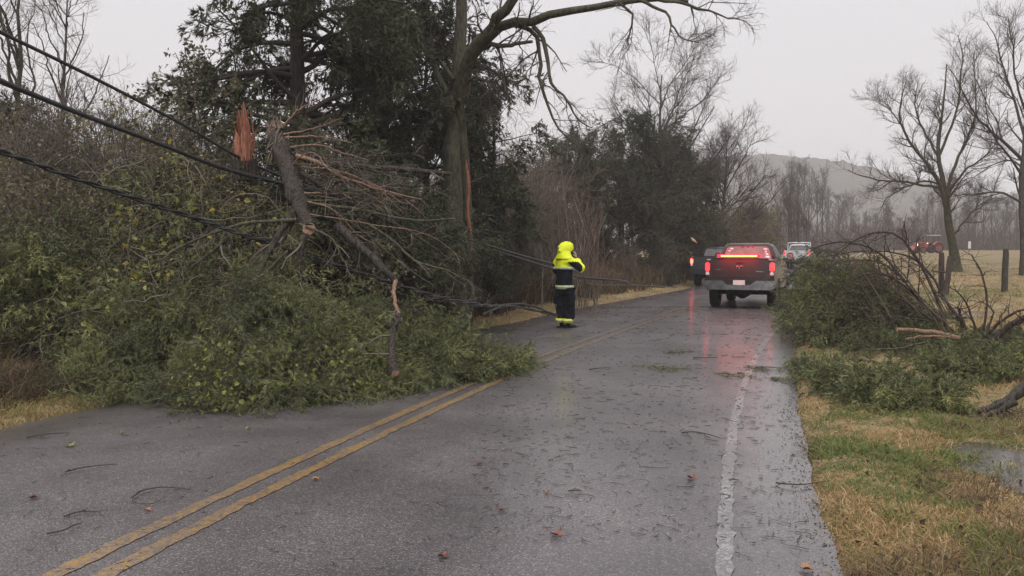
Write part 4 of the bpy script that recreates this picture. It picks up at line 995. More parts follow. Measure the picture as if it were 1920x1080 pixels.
# second stem cluster by the fence posts
cb = onground(1845, 640); cb[2] = gz(cb[0], cb[1])
CB = tag(empty('fallen_branch', cb), 'bare twiggy branch cluster fanning upward below the fence posts', 'branch'); ctw = MB()
for pts, d0, d1, r0, r1 in [([(1842, 636), (1850, 560), (1838, 505), (1822, 482), (1806, 470)], 13.2, 13.6, .02, .005), ([(1835, 632), (1815, 575), (1792, 545), (1770, 535)], 13.2, 13.4, .02, .005),
                            ([(1846, 634), (1880, 600), (1925, 578), (1960, 575)], 13.0, 12.6, .03, .01), ([(1850, 644), (1898, 608), (1935, 590)], 12.8, 12.4, .055, .045),
                            ([(1845, 632), (1862, 590), (1850, 570), (1835, 565)], 13.0, 13.2, .02, .005), ([(1848, 630), (1885, 620), (1930, 600)], 13.0, 13.2, .02, .006), ([(1806, 615), (1800, 590), (1796, 575)], 13.5, 13.5, .03, .012)]:
    branch_part('stem', pl(pts, d0, d1), r0, r1, M['bark_cedar'], CB, cb, rng, twigs=7, twm=ctw)
rel(ctw, cb).build('twigs', M['twig_red'], CB)
def loose_log(label, pts, d0, d1, r0, r1, name='fallen_branch', cut=True, mat='bark_cedar', tw=0):
    P = pl(pts, d0, d1); base = P[0].copy()
    r_ = tag(empty(name, base), label, 'branch'); t_ = MB()
    branch_part('wood', P, r0, r1, M[mat], r_, base, rng, cut=M['sawn'] if cut else None, twigs=tw or None, twm=t_)
    if tw: rel(t_, base).build('twigs', M['twig'], r_)
    return r_
loose_log('straight peeled log lying across the brush in front of the arching stems', [(1798, 634), (1740, 622), (1683, 618)], 12.8, 12.8, .045, .036, 'log', mat='barkless')
loose_log('thinner peeled stick just below the straight log', [(1780, 632), (1740, 630), (1698, 636)], 12.4, 12.3, .02, .012, mat='barkless')
loose_log('curved dark limb rising out of the wet grass at the right edge', [(1940, 712), (1900, 742), (1870, 760), (1820, 773), (1760, 780), (1690, 786)], 8.5, 8.7, .062, .010, 'log', False, 'bark', 6)
loose_log('second dark limb lying against the curved limb at the right edge', [(1905, 752), (1870, 772), (1830, 782), (1790, 781)], 8.4, 8.6, .042, .014, 'log', False, 'bark')
loose_log('long grey stick lying in the grass before the green heap', [(1735, 642), (1690, 652), (1625, 656)], 11.8, 11.6, .018, .008, cut=False, mat='bark_moss', tw=4)
loose_log('pale stick lying over the dark boughs at the right', [(1930, 655), (1870, 658), (1790, 664), (1750, 668)], 11.5, 11.6, .022, .008, cut=False, mat='bark_moss', tw=5)
loose_log('bent branch dropped on the road edge just left of the person', [(905, 590), (955, 571), (1000, 574), (1046, 592)], 16.5, 18.0, .03, .02, cut=False, mat='bark_grey', tw=3)
loose_log('pale stick at the road edge right of the fallen cedar', [(884, 622), (930, 612), (985, 606)], 17, 17.9, .025, .012, cut=False, mat='bark_moss', tw=3)
def bough_thing(label, bx, yB, yT, deep, N, stems, L=(.2, .45), bl=.05, bw=.011, zb=.08, tint=.42):
    pos, f = pile_points(rng, N, bx, yB, yT, deep, zb=zb, jit=.12)
    base = pos.mean(0); base[2] = gz(base[0], base[1])
    r_ = tag(empty('cedar_bough', base), label, 'bough'); fo = MB(); wd = MB(); tw = MB()
    for pts, d0, d1, r0 in stems: branch_part('stem', pl(pts, d0, d1), r0, r0 * .3, M['bark_cedar'], r_, base, rng, twigs=5, twm=tw)
    boughs(fo, rng, pos, norm(np.stack([rng.normal(size=N) * .7 - .35, rng.normal(size=N) * .45 - .25, rng.normal(size=N) * .3 + .25], -1)), rng.uniform(*L, N), .8, 12, 13, bl, bw, np.clip(tint + (vnoise(pos[:, 0] * 3, pos[:, 1] * 3, 27) - .5) * .6 + rng.normal(size=N) * .1, 0, 1), wd, .005)
    rel(fo, base).build('foliage', M['cedar_fresh'], r_, smooth=False); rel(wd, base).build('boughs', M['twig'], r_)
    if stems: rel(tw, base).build('twigs', M['twig'], r_)
bough_thing('feathery green bough lying on the verge nearest the white edge line', A(1512, 1560, 1600, 1700, 1790), A(692, 730, 756, 764, 762), A(672, 682, 688, 704, 740), ([1512, 1790], [.9, .6]), 260,
            [([(1790, 745), (1700, 725), (1620, 700), (1540, 680)], 9.6, 10.6, .02), ([(1700, 735), (1640, 735), (1580, 725)], 9.4, 9.8, .012), ([(1640, 690), (1580, 705), (1500, 712)], 10.0, 10.6, .012)])
bough_thing('dark green bough behind the curved limb at the right edge', A(1735, 1800, 1870, 1960), A(692, 704, 708, 710), A(668, 660, 655, 650), ([1735, 1960], [1.0, 1.1]), 300,
            [([(1950, 690), (1870, 680), (1780, 690)], 10.6, 10.8, .02)], tint=.34)
bough_thing('low dark boughs spread between the green heap and the fanning branch', A(1600, 1680, 1760, 1850, 1950), A(662, 668, 670, 664, 652), A(636, 636, 636, 632, 622), ([1600, 1950], [1.5, 1.5]), 330, [], tint=.3)
for px, py, lab in [(1262, 692, 'small cedar sprig flat on the road, largest of the three in mid lane'), (1372, 702, 'small cedar sprig on the road just left of the white edge line'), (1455, 708, 'small cedar sprig lying on the wet shoulder right of the edge line'),
                    (1265, 662, 'tiny cedar sprig on the road farthest toward the pickup'), (1215, 690, 'flattened cedar sprig on the road left of the mid-lane sprig'), (1425, 690, 'slim cedar sprig lying across the white edge line')]:
    p = onground(px, py); base = p.copy(); base[2] = float(road_surf_z(p[0], p[1])); fo = MB(); N = 9
    p9 = np.repeat(base[None] + A(0, 0, .02), N, 0) + rng.normal(size=(N, 3)) * A(.12, .12, .004)
    tubes(fo, np.stack([np.repeat(base[None] + A(0, 0, .012), N, 0), p9], 1), np.full((N, 2), .003), 3, .1)
    boughs(fo, rng, p9, norm(rng.normal(size=(N, 3)) * A(1, 1, .1)), rng.uniform(.12, .3, N), .15, 7, 6, .04, .011, rng.uniform(.2, .6, N), hang=.05)
    V = np.concatenate(fo.v); V[:, 2] = np.clip(V[:, 2], base[2] + .006, base[2] + .05); fo.v = [V]
    tag(rel(fo, base).build('cedar_sprig', M['cedar_fresh'], None, False, base), lab, 'sprig')

# ------------------------------------------------------------------ solid modelling helpers
def bmobj(name, bm, mats, parent=None, loc=None, smooth=False):
    bmesh.ops.recalc_face_normals(bm, faces=bm.faces)
    me = bpy.data.meshes.new(name); bm.to_mesh(me); bm.free()
    for m in (mats if isinstance(mats, (list, tuple)) else [mats]): me.materials.append(m)
    if smooth:
        me.polygons.foreach_set('use_smooth', np.full(len(me.polygons), True))
    return link(name, me, parent, loc)

def prism(bm, outline, axis, a, b, bev=.02, seg=2):
    """extrude a 2D outline along axis from a to b; outline coords are the two other axes in order"""
    def mk(p, t):
        return {'x': (t, p[0], p[1]), 'y': (p[0], t, p[1]), 'z': (p[0], p[1], t)}[axis]
    v0 = [bm.verts.new(mk(p, a)) for p in outline]; v1 = [bm.verts.new(mk(p, b)) for p in outline]
    n = len(outline); fs = [bm.faces.new(v0), bm.faces.new(v1[::-1])]
    for i in range(n): fs.append(bm.faces.new((v0[i], v1[i], v1[(i + 1) % n], v0[(i + 1) % n])))
    if bev:
        es = list({e for f in fs for e in f.edges})
        bmesh.ops.bevel(bm, geom=es, offset=bev, segments=seg, affect='EDGES', clamp_overlap=True)
    return bm

def box(bm, x0, x1, y0, y1, z0, z1, bev=.01, seg=2):
    return prism(bm, [(x0, y0), (x1, y0), (x1, y1), (x0, y1)], 'z', z0, z1, bev, seg)

def boxobj(name, x0, x1, y0, y1, z0, z1, mat, parent, bev=.01):
    bm = bmesh.new(); box(bm, x0, x1, y0, y1, z0, z1, bev); return bmobj(name, bm, mat, parent)

def lathe_x(mb, prof, c, k=28, mat=0):
    """revolve profile (x, r) about the x axis"""
    prof = np.asarray(prof, float); th = np.arange(k) * 2 * math.pi / k
    V = np.stack([np.repeat(prof[:, 0:1], k, 1), prof[:, 1:2] * np.cos(th), prof[:, 1:2] * np.sin(th)], -1) + np.asarray(c)
    i = np.arange(k); j = (i + 1) % k
    F = np.concatenate([np.stack([r * k + i, r * k + j, (r + 1) * k + j, (r + 1) * k + i], -1) for r in range(len(prof) - 1)])
    mb.add(V.reshape(-1, 3), F, .5, mat)

def wheel(parent, c, r, w, rimmat, treads=0):
    h = w / 2; s = 1 if c[0] > 0 else -1
    b = MB(); lathe_x(b, [(-h * .8, r * .62), (-h, r * .72), (-h, r * .9), (-h * .75, r), (h * .75, r), (h, r * .9), (h, r * .72), (h * .8, r * .62), (-h * .8, r * .62)], (0, 0, 0))
    if treads:
        for q in range(treads):
            a = q * 2 * math.pi / treads
            for sg in (-1, 1):
                P = np.array([[sg * h * .95, math.cos(a) * r * 1.0, math.sin(a) * r * 1.0], [0, math.cos(a + .16) * r * 1.03, math.sin(a + .16) * r * 1.03]])
                tubes(b, P[None], np.full((1, 2), r * .05), 4, .5)
    w_ = b.build('wheel', M['black_rubber'], parent, loc=c)
    rm = MB(); lathe_x(rm, [(s * h * .45, .001), (s * h * .55, r * .15), (s * h * .45, r * .3), (s * h * .62, r * .56), (s * h * .86, r * .62), (s * h * .3, r * .6), (-s * h * .8, r * .6)], (0, 0, 0), 20)
    rm.build('rim', rimmat, w_)
    hb = MB()
    for q in range(5):
        a = q * 2 * math.pi / 5; tubes(hb, A([s * h * .6, 0, 0], [s * h * .7, math.cos(a) * r * .56, math.sin(a) * r * .56])[None], A(.05, .035)[None] * r / .4, 5, .5, cap=True)
    hb.build('spokes', rimmat, w_)
    return w_

# ------------------------------------------------------------------ pickups
def arc(cy, cz, r, a0, a1, n=9):
    return [(cy + r * math.cos(math.radians(a0 + (a1 - a0) * i / (n - 1))), cz + r * math.sin(math.radians(a0 + (a1 - a0) * i / (n - 1)))) for i in range(n)]

def pickup(label, group, loc, rz, pmat, lit=('tail', 'tail'), bar=False, roofbar=False, decals=False, rimmat=None, bumper=True, rack=False):
    root = tag(empty('pickup_truck', loc, rz), label, 'pickup truck', group); rimmat = rimmat or M['chrome']
    yr, yf, zc, ar = 1.25, 4.85, .41, .50
    bm = bmesh.new()
    zb = .56
    rear_arch = arc(yr, zc, ar, 163, 17); front_arch = arc(yf, zc, ar, 163, 17)
    side = [(.16, .66), (.10, 1.40), (.13, 1.44), (2.02, 1.44), (2.02, zb), (rear_arch[-1][0], zb)] + rear_arch[::-1] + [(rear_arch[0][0] - .0, .62)]
    for s in (-1, 1): prism(bm, side, 'x', s * .99, s * .87, .018)
    cabo = [(2.0, zb - .02), (2.0, 1.40), (4.12, 1.36), (4.5, 1.34), (5.5, 1.22), (5.72, 1.10), (5.76, .8), (5.74, .56), (5.5, .5), (front_arch[-1][0], .5)] + front_arch[::-1] + [(front_arch[0][0], zb - .02)]
    prism(bm, cabo, 'x', -.985, .985, .03)
    box(bm, -.88, .88, .14, 2.05, .84, .9, .005)
    for v in bm.verts:
        k = 1 - .075 * max(0, v.co.z - 1.02) / .4 - .02 * max(0, .75 - v.co.z); v.co.x *= k
        if v.co.y > 5.2: v.co.x *= 1 - .10 * ((v.co.y - 5.2) / .56) ** 2
    body = bmobj('body', bm, pmat, root)
    # wheel arch lips
    fl = MB()
    for s in (-1, 1):
        for cy in (yr, yf):
            P = np.array([(s * .985, y, z) for y, z in arc(cy, zc, ar, 170, 10, 14)]); tubes(fl, P[None], np.full((1, 14), .022), 5, .5)
    fl.build('arch_lips', pmat, body)
    # cab
    bot = [(-.90, 1.98), (.90, 1.98), (.90, 4.30), (-.90, 4.30)]; mid = [(-.70, 2.20), (.70, 2.20), (.69, 3.52), (-.69, 3.52)]; top = [(-.60, 2.34), (.60, 2.34), (.58, 3.36), (-.58, 3.36)]
    zs = (1.34, 1.86, 1.92)
    bm = bmesh.new(); L = [[bm.verts.new((x, y, z)) for x, y in ring] for ring, z in zip((bot, mid, top), zs)]
    bm.faces.new(L[0][::-1]); bm.faces.new(L[2])
    for a, b in ((L[0], L[1]), (L[1], L[2])):
        for i in range(4): bm.faces.new((a[i], a[(i + 1) % 4], b[(i + 1) % 4], b[i]))
    bmesh.ops.bevel(bm, geom=list(bm.edges), offset=.045, segments=3, affect='EDGES', clamp_overlap=True)
    cab = bmobj('cab', bm, pmat, root, smooth=True)
    def panel(name, i, u0, u1, v0, v1, mat, parent, off=.008, th=.01):
        a, b = A(*bot[i], zs[0]), A(*bot[(i + 1) % 4], zs[0]); c, d = A(*mid[(i + 1) % 4], zs[1]), A(*mid[i], zs[1])
        f = lambda u, v: (a * (1 - u) + b * u) * (1 - v) + (d * (1 - u) + c * u) * v
        q = [f(u0, v0), f(u1, v0), f(u1, v1), f(u0, v1)]; n = norm(np.cross(q[1] - q[0], q[3] - q[0])); cen = sum(q) / 4
        if np.dot(n, cen - A(0, 3, 1.5)) < 0: n = -n
        bm = bmesh.new(); v0_ = [bm.verts.new(p + n * (off - th)) for p in q]; v1_ = [bm.verts.new(p + n * off) for p in q]
        bm.faces.new(v0_); bm.faces.new(v1_[::-1])
        for k in range(4): bm.faces.new((v0_[k], v1_[k], v1_[(k + 1) % 4], v0_[(k + 1) % 4]))
        vert = [e for e in bm.edges if abs((e.verts[0].co - e.verts[1].co).length - th) < 1e-4]
        bmesh.ops.bevel(bm, geom=vert, offset=.04, segments=3, affect='EDGES', clamp_overlap=True)
        return bmobj(name, bm, mat, parent), f, n
    rw, f, n = panel('rear_window', 0, .08, .92, .14, .90, M['rain_glass'], root)
    panel('windscreen', 2, .06, .94, .1, .93, M['glass'], root)
    for i in (1, 3):
        us = [(.05, .44), (.48, .86)] if i == 1 else [(.56, .95), (.14, .52)]
        for u0, u1 in us: panel('side_window', i, u0, u1, .16, .88, M['glass'], root)
    for x in (-.16, 0, .16):
        o = boxobj('roof_lamp', x - .035, x + .035, 2.135, 2.20, 1.80, 1.84, M['black_plastic'], root, .008)
    if decals:
        r = RNG(5)
        for u0, vs in ((.11, (.25, .38, .62, .74)), (.80, (.25, .42, .56, .72))):
            for v in vs:
                u = u0 + r.uniform(0, .03); panel('decal', 0, u, u + r.uniform(.05, .09), v, v + r.uniform(.05, .1), M['sticker'], rw, .012, .003)
    # tailgate
    bm = bmesh.new(); prism(bm, [(-.83, .82), (-.83, 1.36), (-.80, 1.44), (.80, 1.44), (.83, 1.36), (.83, .82)], 'y', .06, .14, .018)
    tg = bmobj('tailgate', bm, pmat, root)
    boxobj('tailgate_rib', -.70, .70, .045, .065, .90, 1.03, pmat, tg, .01)
    boxobj('tailgate_cap', -.80, .80, .045, .15, 1.437, 1.457, M['black_plastic'], tg, .008)
    boxobj('tailgate_handle', -.11, .11, .042, .066, 1.30, 1.36, M['black_plastic'], tg, .008)
    # maker's emblem: horned head in bright metal
    e = MB(); c = A(0, .050, 1.185)
    for s in (-1, 1):
        P = A([s * .012, 0, -.01], [s * .045, -.004, .055], [s * .085, -.004, .05], [s * .095, 0, .01], [s * .07, 0, -.005]) + c
        tubes(e, spline(P, 12)[None], np.linspace(.021, .009, 12)[None], 5, .5, cap=True)
    P = A([0, 0, .01], [0, -.006, -.03], [0, 0, -.085]) + c; tubes(e, P[None], A(.024, .03, .016)[None], 6, .5, cap=True)
    e.build('emblem', M['chrome'], tg)
    boxobj('badge', -.68, -.50, .050, .064, 1.12, 1.145, M['chrome'], tg, .006); boxobj('badge', .46, .68, .050, .064, 1.07, 1.095, M['chrome'], tg, .006)
    # lights
    for s, l in zip((-1, 1), lit):
        x0, x1 = sorted((s * .835, s * .955))
        lamp = boxobj('tail_light', x0, x1, .055, .22, 1.08, 1.34, M[l], root, .03)
        boxobj('reversing_lamp', x0 + .01, x1 - .01, .062, .2, .97, 1.065, M['sticker'], lamp, .015)
    # bumper
    bmat = M['chrome'] if bumper else M['black_plastic']
    bm = bmesh.new(); prism(bm, [(-1.0, .83), (-.46, .83), (-.33, .68), (.33, .68), (.46, .83), (1.0, .83), (1.01, .70), (.97, .60), (.90, .56), (-.90, .56), (-.97, .60), (-1.01, .70)], 'y', -.04, .16, .022)
    bp = bmobj('rear_bumper', bm, bmat, root)
    boxobj('plate_recess', -.45, .45, .02, .14, .665, .84, M['black_plastic'], bp, .005)
    boxobj('licence_plate', -.16, .17, -.004, .012, .70, .835, M['plate'], bp, .004)
    boxobj('step_pad', -.98, -.50, -.03, .12, .825, .842, M['black_plastic'], bp, .006); boxobj('step_pad', .50, .98, -.03, .12, .825, .842, M['black_plastic'], bp, .006)
    # chassis
    bm = bmesh.new()
    for s in (-1, 1): box(bm, s * .42 - .05, s * .42 + .05, .2, 5.3, .52, .66, .01)
    box(bm, -.85, .85, .16, 1.95, .60, .84, .02); box(bm, -.80, .80, 2.0, 5.2, .36, .56, .03)
    bmobj('chassis', bm, M['black_plastic'], root)
    ax = MB(); lathe_x(ax, [(-.75, .045), (-.24, .05), (-.15, .11), (-.04, .17), (.06, .17), (.16, .11), (.24, .05), (.75, .045)], (-.05, yr, .42), 14)
    ax.build('axle', M['black_plastic'], root); ax = MB(); lathe_x(ax, [(-.75, .045), (.75, .045)], (0, yf, .42), 10); ax.build('axle', M['black_plastic'], root)
    sp = MB(); lathe_x(sp, [(-.1, .18), (-.1, .3), (-.06, .36), (.06, .36), (.1, .3), (.1, .18)], (0, 0, 0), 24)
    o = sp.build('spare_wheel', M['black_rubber'], root, loc=(0, .75, .52)); o.rotation_euler = (0, math.pi / 2, 0)
    ex = MB(); tubes(ex, A([.62, .02, .50], [.62, 1.0, .54])[None], A(.04, .04)[None], 10, .5); ex.build('exhaust', M['chrome'], root)
    for s in (-1, 1):
        for cy in (yr, yf): wheel(root, (s * .83, cy, zc), .41, .27, rimmat)
        bm = bmesh.new(); box(bm, s * 1.14 - .09, s * 1.14 + .09, 3.72, 3.82, 1.36, 1.62, .03, 3); mi = bmobj('wing_mirror', bm, M['black_plastic'], root, smooth=True)
        boxobj('mirror_arm', min(s * .90, s * 1.08), max(s * .90, s * 1.08), 3.75, 3.80, 1.40, 1.44, M['black_plastic'], mi, .008)
        boxobj('mirror_glass', s * 1.14 - .07, s * 1.14 + .07, 3.712, 3.721, 1.40, 1.58, M['chrome'], mi, .004)
        for yy in (2.62, 3.55): boxobj('door_handle', s * .967 - .02, s * .967 + .02, yy, yy + .2, 1.17, 1.21, M['chrome'], body, .008)
        boxobj('headlight', min(s * .62, s * .90), max(s * .62, s * .90), 5.60, 5.73, .98, 1.14, M['sticker'], root, .02)
        boxobj('running_board', min(s * .84, s * 1.0), max(s * .84, s * 1.0), 2.1, 4.2, .42, .47, M['black_plastic'], root, .015)
    boxobj('grille', -.55, .55, 5.74, 5.80, .72, 1.12, M['chrome'], root, .02)
    boxobj('front_bumper', -.96, .96, 5.66, 5.86, .46, .70, bmat, root, .03)
    if bar:
        lb = boxobj('light_bar', -.56, .56, -.05, .10, 1.462, 1.484, M['black_plastic'], root, .008)
        boxobj('light_bar_lens', -.60, .60, -.05, .0, 1.486, 1.57, M['bar_red'], lb, .012)  # lens made taller and glowing red to imitate the halo of the core
        boxobj('light_bar_core', -.50, .50, -.062, -.046, 1.512, 1.542, M['bar_light'], lb, .004)
        for nm, loc_, rx_, en in (('light_bar_glow', (0, -.15, 1.50), 40, 9), ('light_bar_glow', (0, .30, 1.56), 92, 130)):
            ll = bpy.data.lights.new(nm, 'AREA'); ll.shape = 'RECTANGLE'; ll.size = 1.0; ll.size_y = .06; ll.energy = en; ll.color = (1, .03, .04)
            lo_ = bpy.data.objects.new(nm, ll); COL.objects.link(lo_); lo_.parent = lb; lo_.location = loc_; lo_.rotation_euler = (math.radians(rx_), 0, 0)
    if roofbar:
        lb = boxobj('light_bar', -.55, .55, 2.55, 2.8, 1.93, 1.97, M['black_plastic'], root, .01)
        boxobj('light_bar_lens', -.52, .52, 2.56, 2.79, 1.972, 2.05, M['sticker'], lb, .03)
    if rack:
        rk = MB(); P = [(-.86, 1.9, 1.4), (-.84, 1.9, 1.85), (-.70, 1.9, 2.02), (.70, 1.9, 2.02), (.84, 1.9, 1.85), (.86, 1.9, 1.4)]
        tubes(rk, spline(P, 30)[None], np.full((1, 30), .045), 7, .5)
        rk.build('headache_rack', M['paint_white'], root)
    return root
PK = 'pickups stopped along the road'
HEAD = -math.atan(.40)
pickup('dark pickup with chrome bumper and a lit red light bar above its tailgate', PK, (6.46, 24.3, 0), HEAD, M['paint_dark'], bar=True, decals=True)
pickup('dark pickup half hidden on the left with one bright brake light', PK, (9.5, 41.0, .01), -math.atan(.45), M['paint_black'], lit=('brake', 'tail'), bumper=False, rimmat=M['black_plastic'])
pickup('white pickup far ahead showing only cab and rack above the brush', PK, (22.0, 66.0, .41), -math.atan(.44), M['paint_white'], roofbar=True, rack=True)

# ------------------------------------------------------------------ tractor
tx, ty = at(1742, 475, 110)[0], 110.0
T = tag(empty('tractor', (tx, ty, gz(tx, ty)), 0.12), 'small red tractor with loader and lit lamp across the pasture', 'tractor')
bm = bmesh.new(); prism(bm, [(-1.75, .65), (-1.8, 1.15), (-1.6, 1.32), (-.35, 1.42), (-.3, .65)], 'y', -.34, .34, .05)
bmobj('bonnet', bm, M['paint_red'], T)
boxobj('chassis', -1.5, 1.1, -.2, .2, .45, .72, M['black_plastic'], T, .03)
for s in (-1, 1):
    bm = bmesh.new(); prism(bm, [(.05, 1.0)] + arc(.75, .68, .80, 150, 30, 8) + [(1.4, .95), (1.3, .95)] + arc(.75, .68, .70, 30, 150, 8), 'y', s * .55, s * .95, .01)
    bmobj('mudguard', bm, M['paint_red'], T)
    for nm, xx, rr, ww in (('rear', .75, .66, .36), ('front', -1.35, .42, .24)):
        o = wheel(T, (.01 * s, 0, 0), rr, ww, M['paint_red'], 16); o.location = (xx, s * .78, rr); o.rotation_euler = (0, 0, math.pi / 2)
    lo = MB(); tubes(lo, A([-.3, s * .45, 1.15], [-1.4, s * .48, 1.35], [-2.3, s * .48, .55])[None], A(.07, .08, .06)[None], 6, .5, cap=True); lo.build('loader_arm', M['paint_red'], T)
    pz = MB(); tubes(pz, A([.95, s * .5, .9], [.95, s * .5, 2.25])[None], A(.035, .035)[None], 6, .5); pz.build('roll_bar', M['black_plastic'], T)
bm = bmesh.new(); prism(bm, [(-2.25, .35), (-2.25, .85), (-2.35, .85), (-2.75, .42), (-2.7, .33)], 'y', -.85, .85, .02); bmobj('bucket', bm, M['paint_red'], T)
boxobj('canopy', -.1, 1.2, -.6, .6, 2.24, 2.32, M['sticker'], T, .03)
boxobj('seat', .4, .8, -.25, .25, .95, 1.08, M['black_plastic'], T, .04); boxobj('seat_back', .75, .85, -.25, .25, 1.05, 1.45, M['black_plastic'], T, .03)
sw = MB(); tubes(sw, np.stack([.0 + .1 * np.cos(np.linspace(0, 6.28, 16)), .18 * np.sin(np.linspace(0, 6.28, 16)), 1.5 + .1 * np.cos(np.linspace(0, 6.28, 16))], -1)[None], np.full((1, 16), .015), 5, .5); sw.build('steering_wheel', M['black_plastic'], T)
boxobj('headlamp', -1.86, -1.74, -.3, -.1, .98, 1.12, M['white_lamp'], T, .02); boxobj('headlamp', -.6, -.45, -.42, -.34, 1.15, 1.28, M['white_lamp'], T, .02)
ex = MB(); tubes(ex, A([-.8, .1, 1.3], [-.8, .1, 2.0])[None], A(.04, .04)[None], 8, .5); ex.build('exhaust', M['black_plastic'], T)

# ------------------------------------------------------------------ fence posts, sign, poles
def post(label, pxb, pyb, d, h, r, lean, wire=None):
    b0 = at(pxb, pyb, d); b0[2] = gz(b0[0], d) - .05
    o = MB(); P = np.stack([A(0, 0, 0) + A(lean[0], lean[1], h + .05) * t for t in np.linspace(0, 1, 8)]) + RNG(int(pxb)).normal(size=(8, 3)) * .004
    tubes(o, P[None], np.interp(np.linspace(0, 1, 8), [0, .9, 1], [r, r * .95, r * .8])[None] * 1.0, 10, .5, cap=True)
    p_ = tag(o.build('fence_post', M['bark'], None, loc=b0), label, 'fence post', 'posts of the pasture fence')
    return p_
post('upright wooden post left of the leaning post in front of the pasture tree', 1765, 549, 25.5, 1.22, .085, (-.02, 0))
q = post('leaning wooden post directly in front of the pasture tree trunk', 1774, 553, 25.0, 1.12, .08, (.11, .05))
b = MB(); tubes(b, A([-.26, .3, .72], [.06, .02, .70])[None], A(.025, .025)[None], 5, .5, cap=True); b.build('rail_stub', M['bark'], q)
post('lone thick wooden post at the right standing clear of the tree', 1883, 553, 25.2, 1.32, .09, (.02, 0))
sx = at(1817, 470, 118); o = empty('sign', (sx[0], 118, gz(sx[0], 118)))
tag(o, 'small white board on a post far across the pasture', 'sign')
boxobj('post', -.05, .05, -.05, .05, 0, 1.2, M['bark_grey'], o, .01); boxobj('board', -.19, .19, -.1, -.06, .55, 1.55, M['sticker'], o, .02)
def pole(label, pts, d, r, mat):
    P = pl(pts, d); base = P[0].copy(); base[2] = gz(base[0], d); o = empty('utility_pole', base); tag(o, label, 'pole')
    b = MB(); tubes(b, np.stack([base] + P[1:])[None], np.linspace(r, r * .7, len(P))[None], 7, .5, cap=True); rel(b, base).build('shaft', mat, o)
    return o
pole('dark leaning pole sticking up beyond the parked pickups', [(1447, 480), (1456, 430), (1466, 398)], 74, .12, M['bark'])
pole('thin pale upright pole beside the dark leaning pole', [(1452, 482), (1455, 455), (1457, 425)], 76, .09, M['bark_moss'])
p = at(1302, 452, 33); o = MB()
P = np.stack([p + A(-.12, 0, .14), p + A(-.06, 0, .04), p, p + A(.1, 0, -.08)]); tubes(o, P[None], A(.015, .06, .05, .01)[None], 5, .5)
tag(rel(o, p).build('broken_branch', M['sawn'], None, loc=p), 'small pale torn branch hanging from the dark clump above the left pickup', 'branch')
b = onground(20, 748); b[2] = gz(b[0], b[1]); o = MB()
tubes(o, A([0, 0, 0], [.01, 0, .22])[None], A(.012, .012)[None], 6, .5, cap=True); f_ = o.build('marker_stake', M['splinter'], None, loc=b)
tag(f_, 'short orange marker stake at the foot of the left thicket', 'stake')

# ------------------------------------------------------------------ the person in the hooded high-visibility jacket
m, nt_, p_ = newmat('hi_vis_yellow')
nn = noise(nt_, 9, 4); nt_.links.new(ramp(nt_, nn, [(.3, (.80, .90, .012)), (.7, (.92, 1.0, .03))]), p_.inputs['Base Color']); p_.inputs['Roughness'].default_value = .6; bump(nt_, p_, nn, .5, .03); HV = m
NAVY = noisy_mat('navy_cloth', (.006, .007, .011), (.014, .016, .023), 9, .8, .15, bmp=.5, bd=.03)
BAND = noisy_mat('reflective_band', (.40, .46, .30), (.55, .60, .42), 14, .35, .5)
HVB = noisy_mat('yellow_band', (.62, .68, .03), (.75, .8, .05), 14, .5, .4)
BOOT = noisy_mat('boot_leather', (.012, .011, .011), (.03, .027, .025), 12, .4, .45, bmp=.3)
pp = onground(1058, 614)
PE = tag(empty('person', (pp[0], pp[1], float(road_surf_z(pp[0], pp[1]))), -math.radians(52)), 'person in yellow hooded jacket and dark trousers holding a phone to the face', 'person')
def skin(name, joints, edges, mat, parent, sub=2, root=0, paint=None, mats=None):
    me = bpy.data.meshes.new(name); me.from_pydata([j[0] for j in joints], edges, [])
    o = bpy.data.objects.new(name, me); COL.objects.link(o)
    sk = o.modifiers.new('skin', 'SKIN'); sk.use_smooth_shade = True; sk.branch_smoothing = .6
    for i, j in enumerate(joints):
        d = me.skin_vertices[0].data[i]; r = j[1]; d.radius = r if isinstance(r, tuple) else (r, r); d.use_root = (i == root)
    ss = o.modifiers.new('sub', 'SUBSURF'); ss.levels = sub; ss.render_levels = sub
    dg = bpy.context.evaluated_depsgraph_get(); m2 = bpy.data.meshes.new_from_object(o.evaluated_get(dg)); m2.name = name
    bpy.data.objects.remove(o)
    m2.materials.clear()
    for mm_ in (mats or [mat]): m2.materials.append(mm_)
    m2.polygons.foreach_set('use_smooth', np.full(len(m2.polygons), True))
    if paint:
        m2.polygons.foreach_set('material_index', np.array([paint(f.center) for f in m2.polygons], np.int32))
    return link(name, m2, parent)
# body: one continuous figure with head, arms and legs (facing +y before turning)
sh, el, hd = (.205, 0, 1.47), (.37, .13, 1.24), (.115, .21, 1.50)
sl2, el2, hd2 = (-.205, 0, 1.47), (-.275, .02, 1.19), (-.17, .24, 1.10)
J = [((0, 0, .96), (.15, .11)), ((0, 0, 1.15), (.14, .10)), ((0, 0, 1.35), (.17, .115)), ((0, 0, 1.47), (.12, .085)), ((0, .01, 1.55), .055), ((0, .02, 1.64), (.07, .085)), ((0, .02, 1.74), (.078, .098)), ((0, .01, 1.80), .05),
     (sh, .062), (el, .046), (hd, .032), (sl2, .062), (el2, .046), (hd2, .032),
     ((.10, 0, .88), .095), ((.105, .02, .50), .06), ((.105, -.01, .10), .042), ((-.10, 0, .88), .095), ((-.105, .02, .50), .06), ((-.105, -.01, .10), .042)]
E = [(0, 1), (1, 2), (2, 3), (3, 4), (4, 5), (5, 6), (6, 7), (3, 8), (8, 9), (9, 10), (3, 11), (11, 12), (12, 13), (0, 14), (14, 15), (15, 16), (0, 17), (17, 18), (18, 19)]
PE.scale = (1.10, 1.10, 1.0)
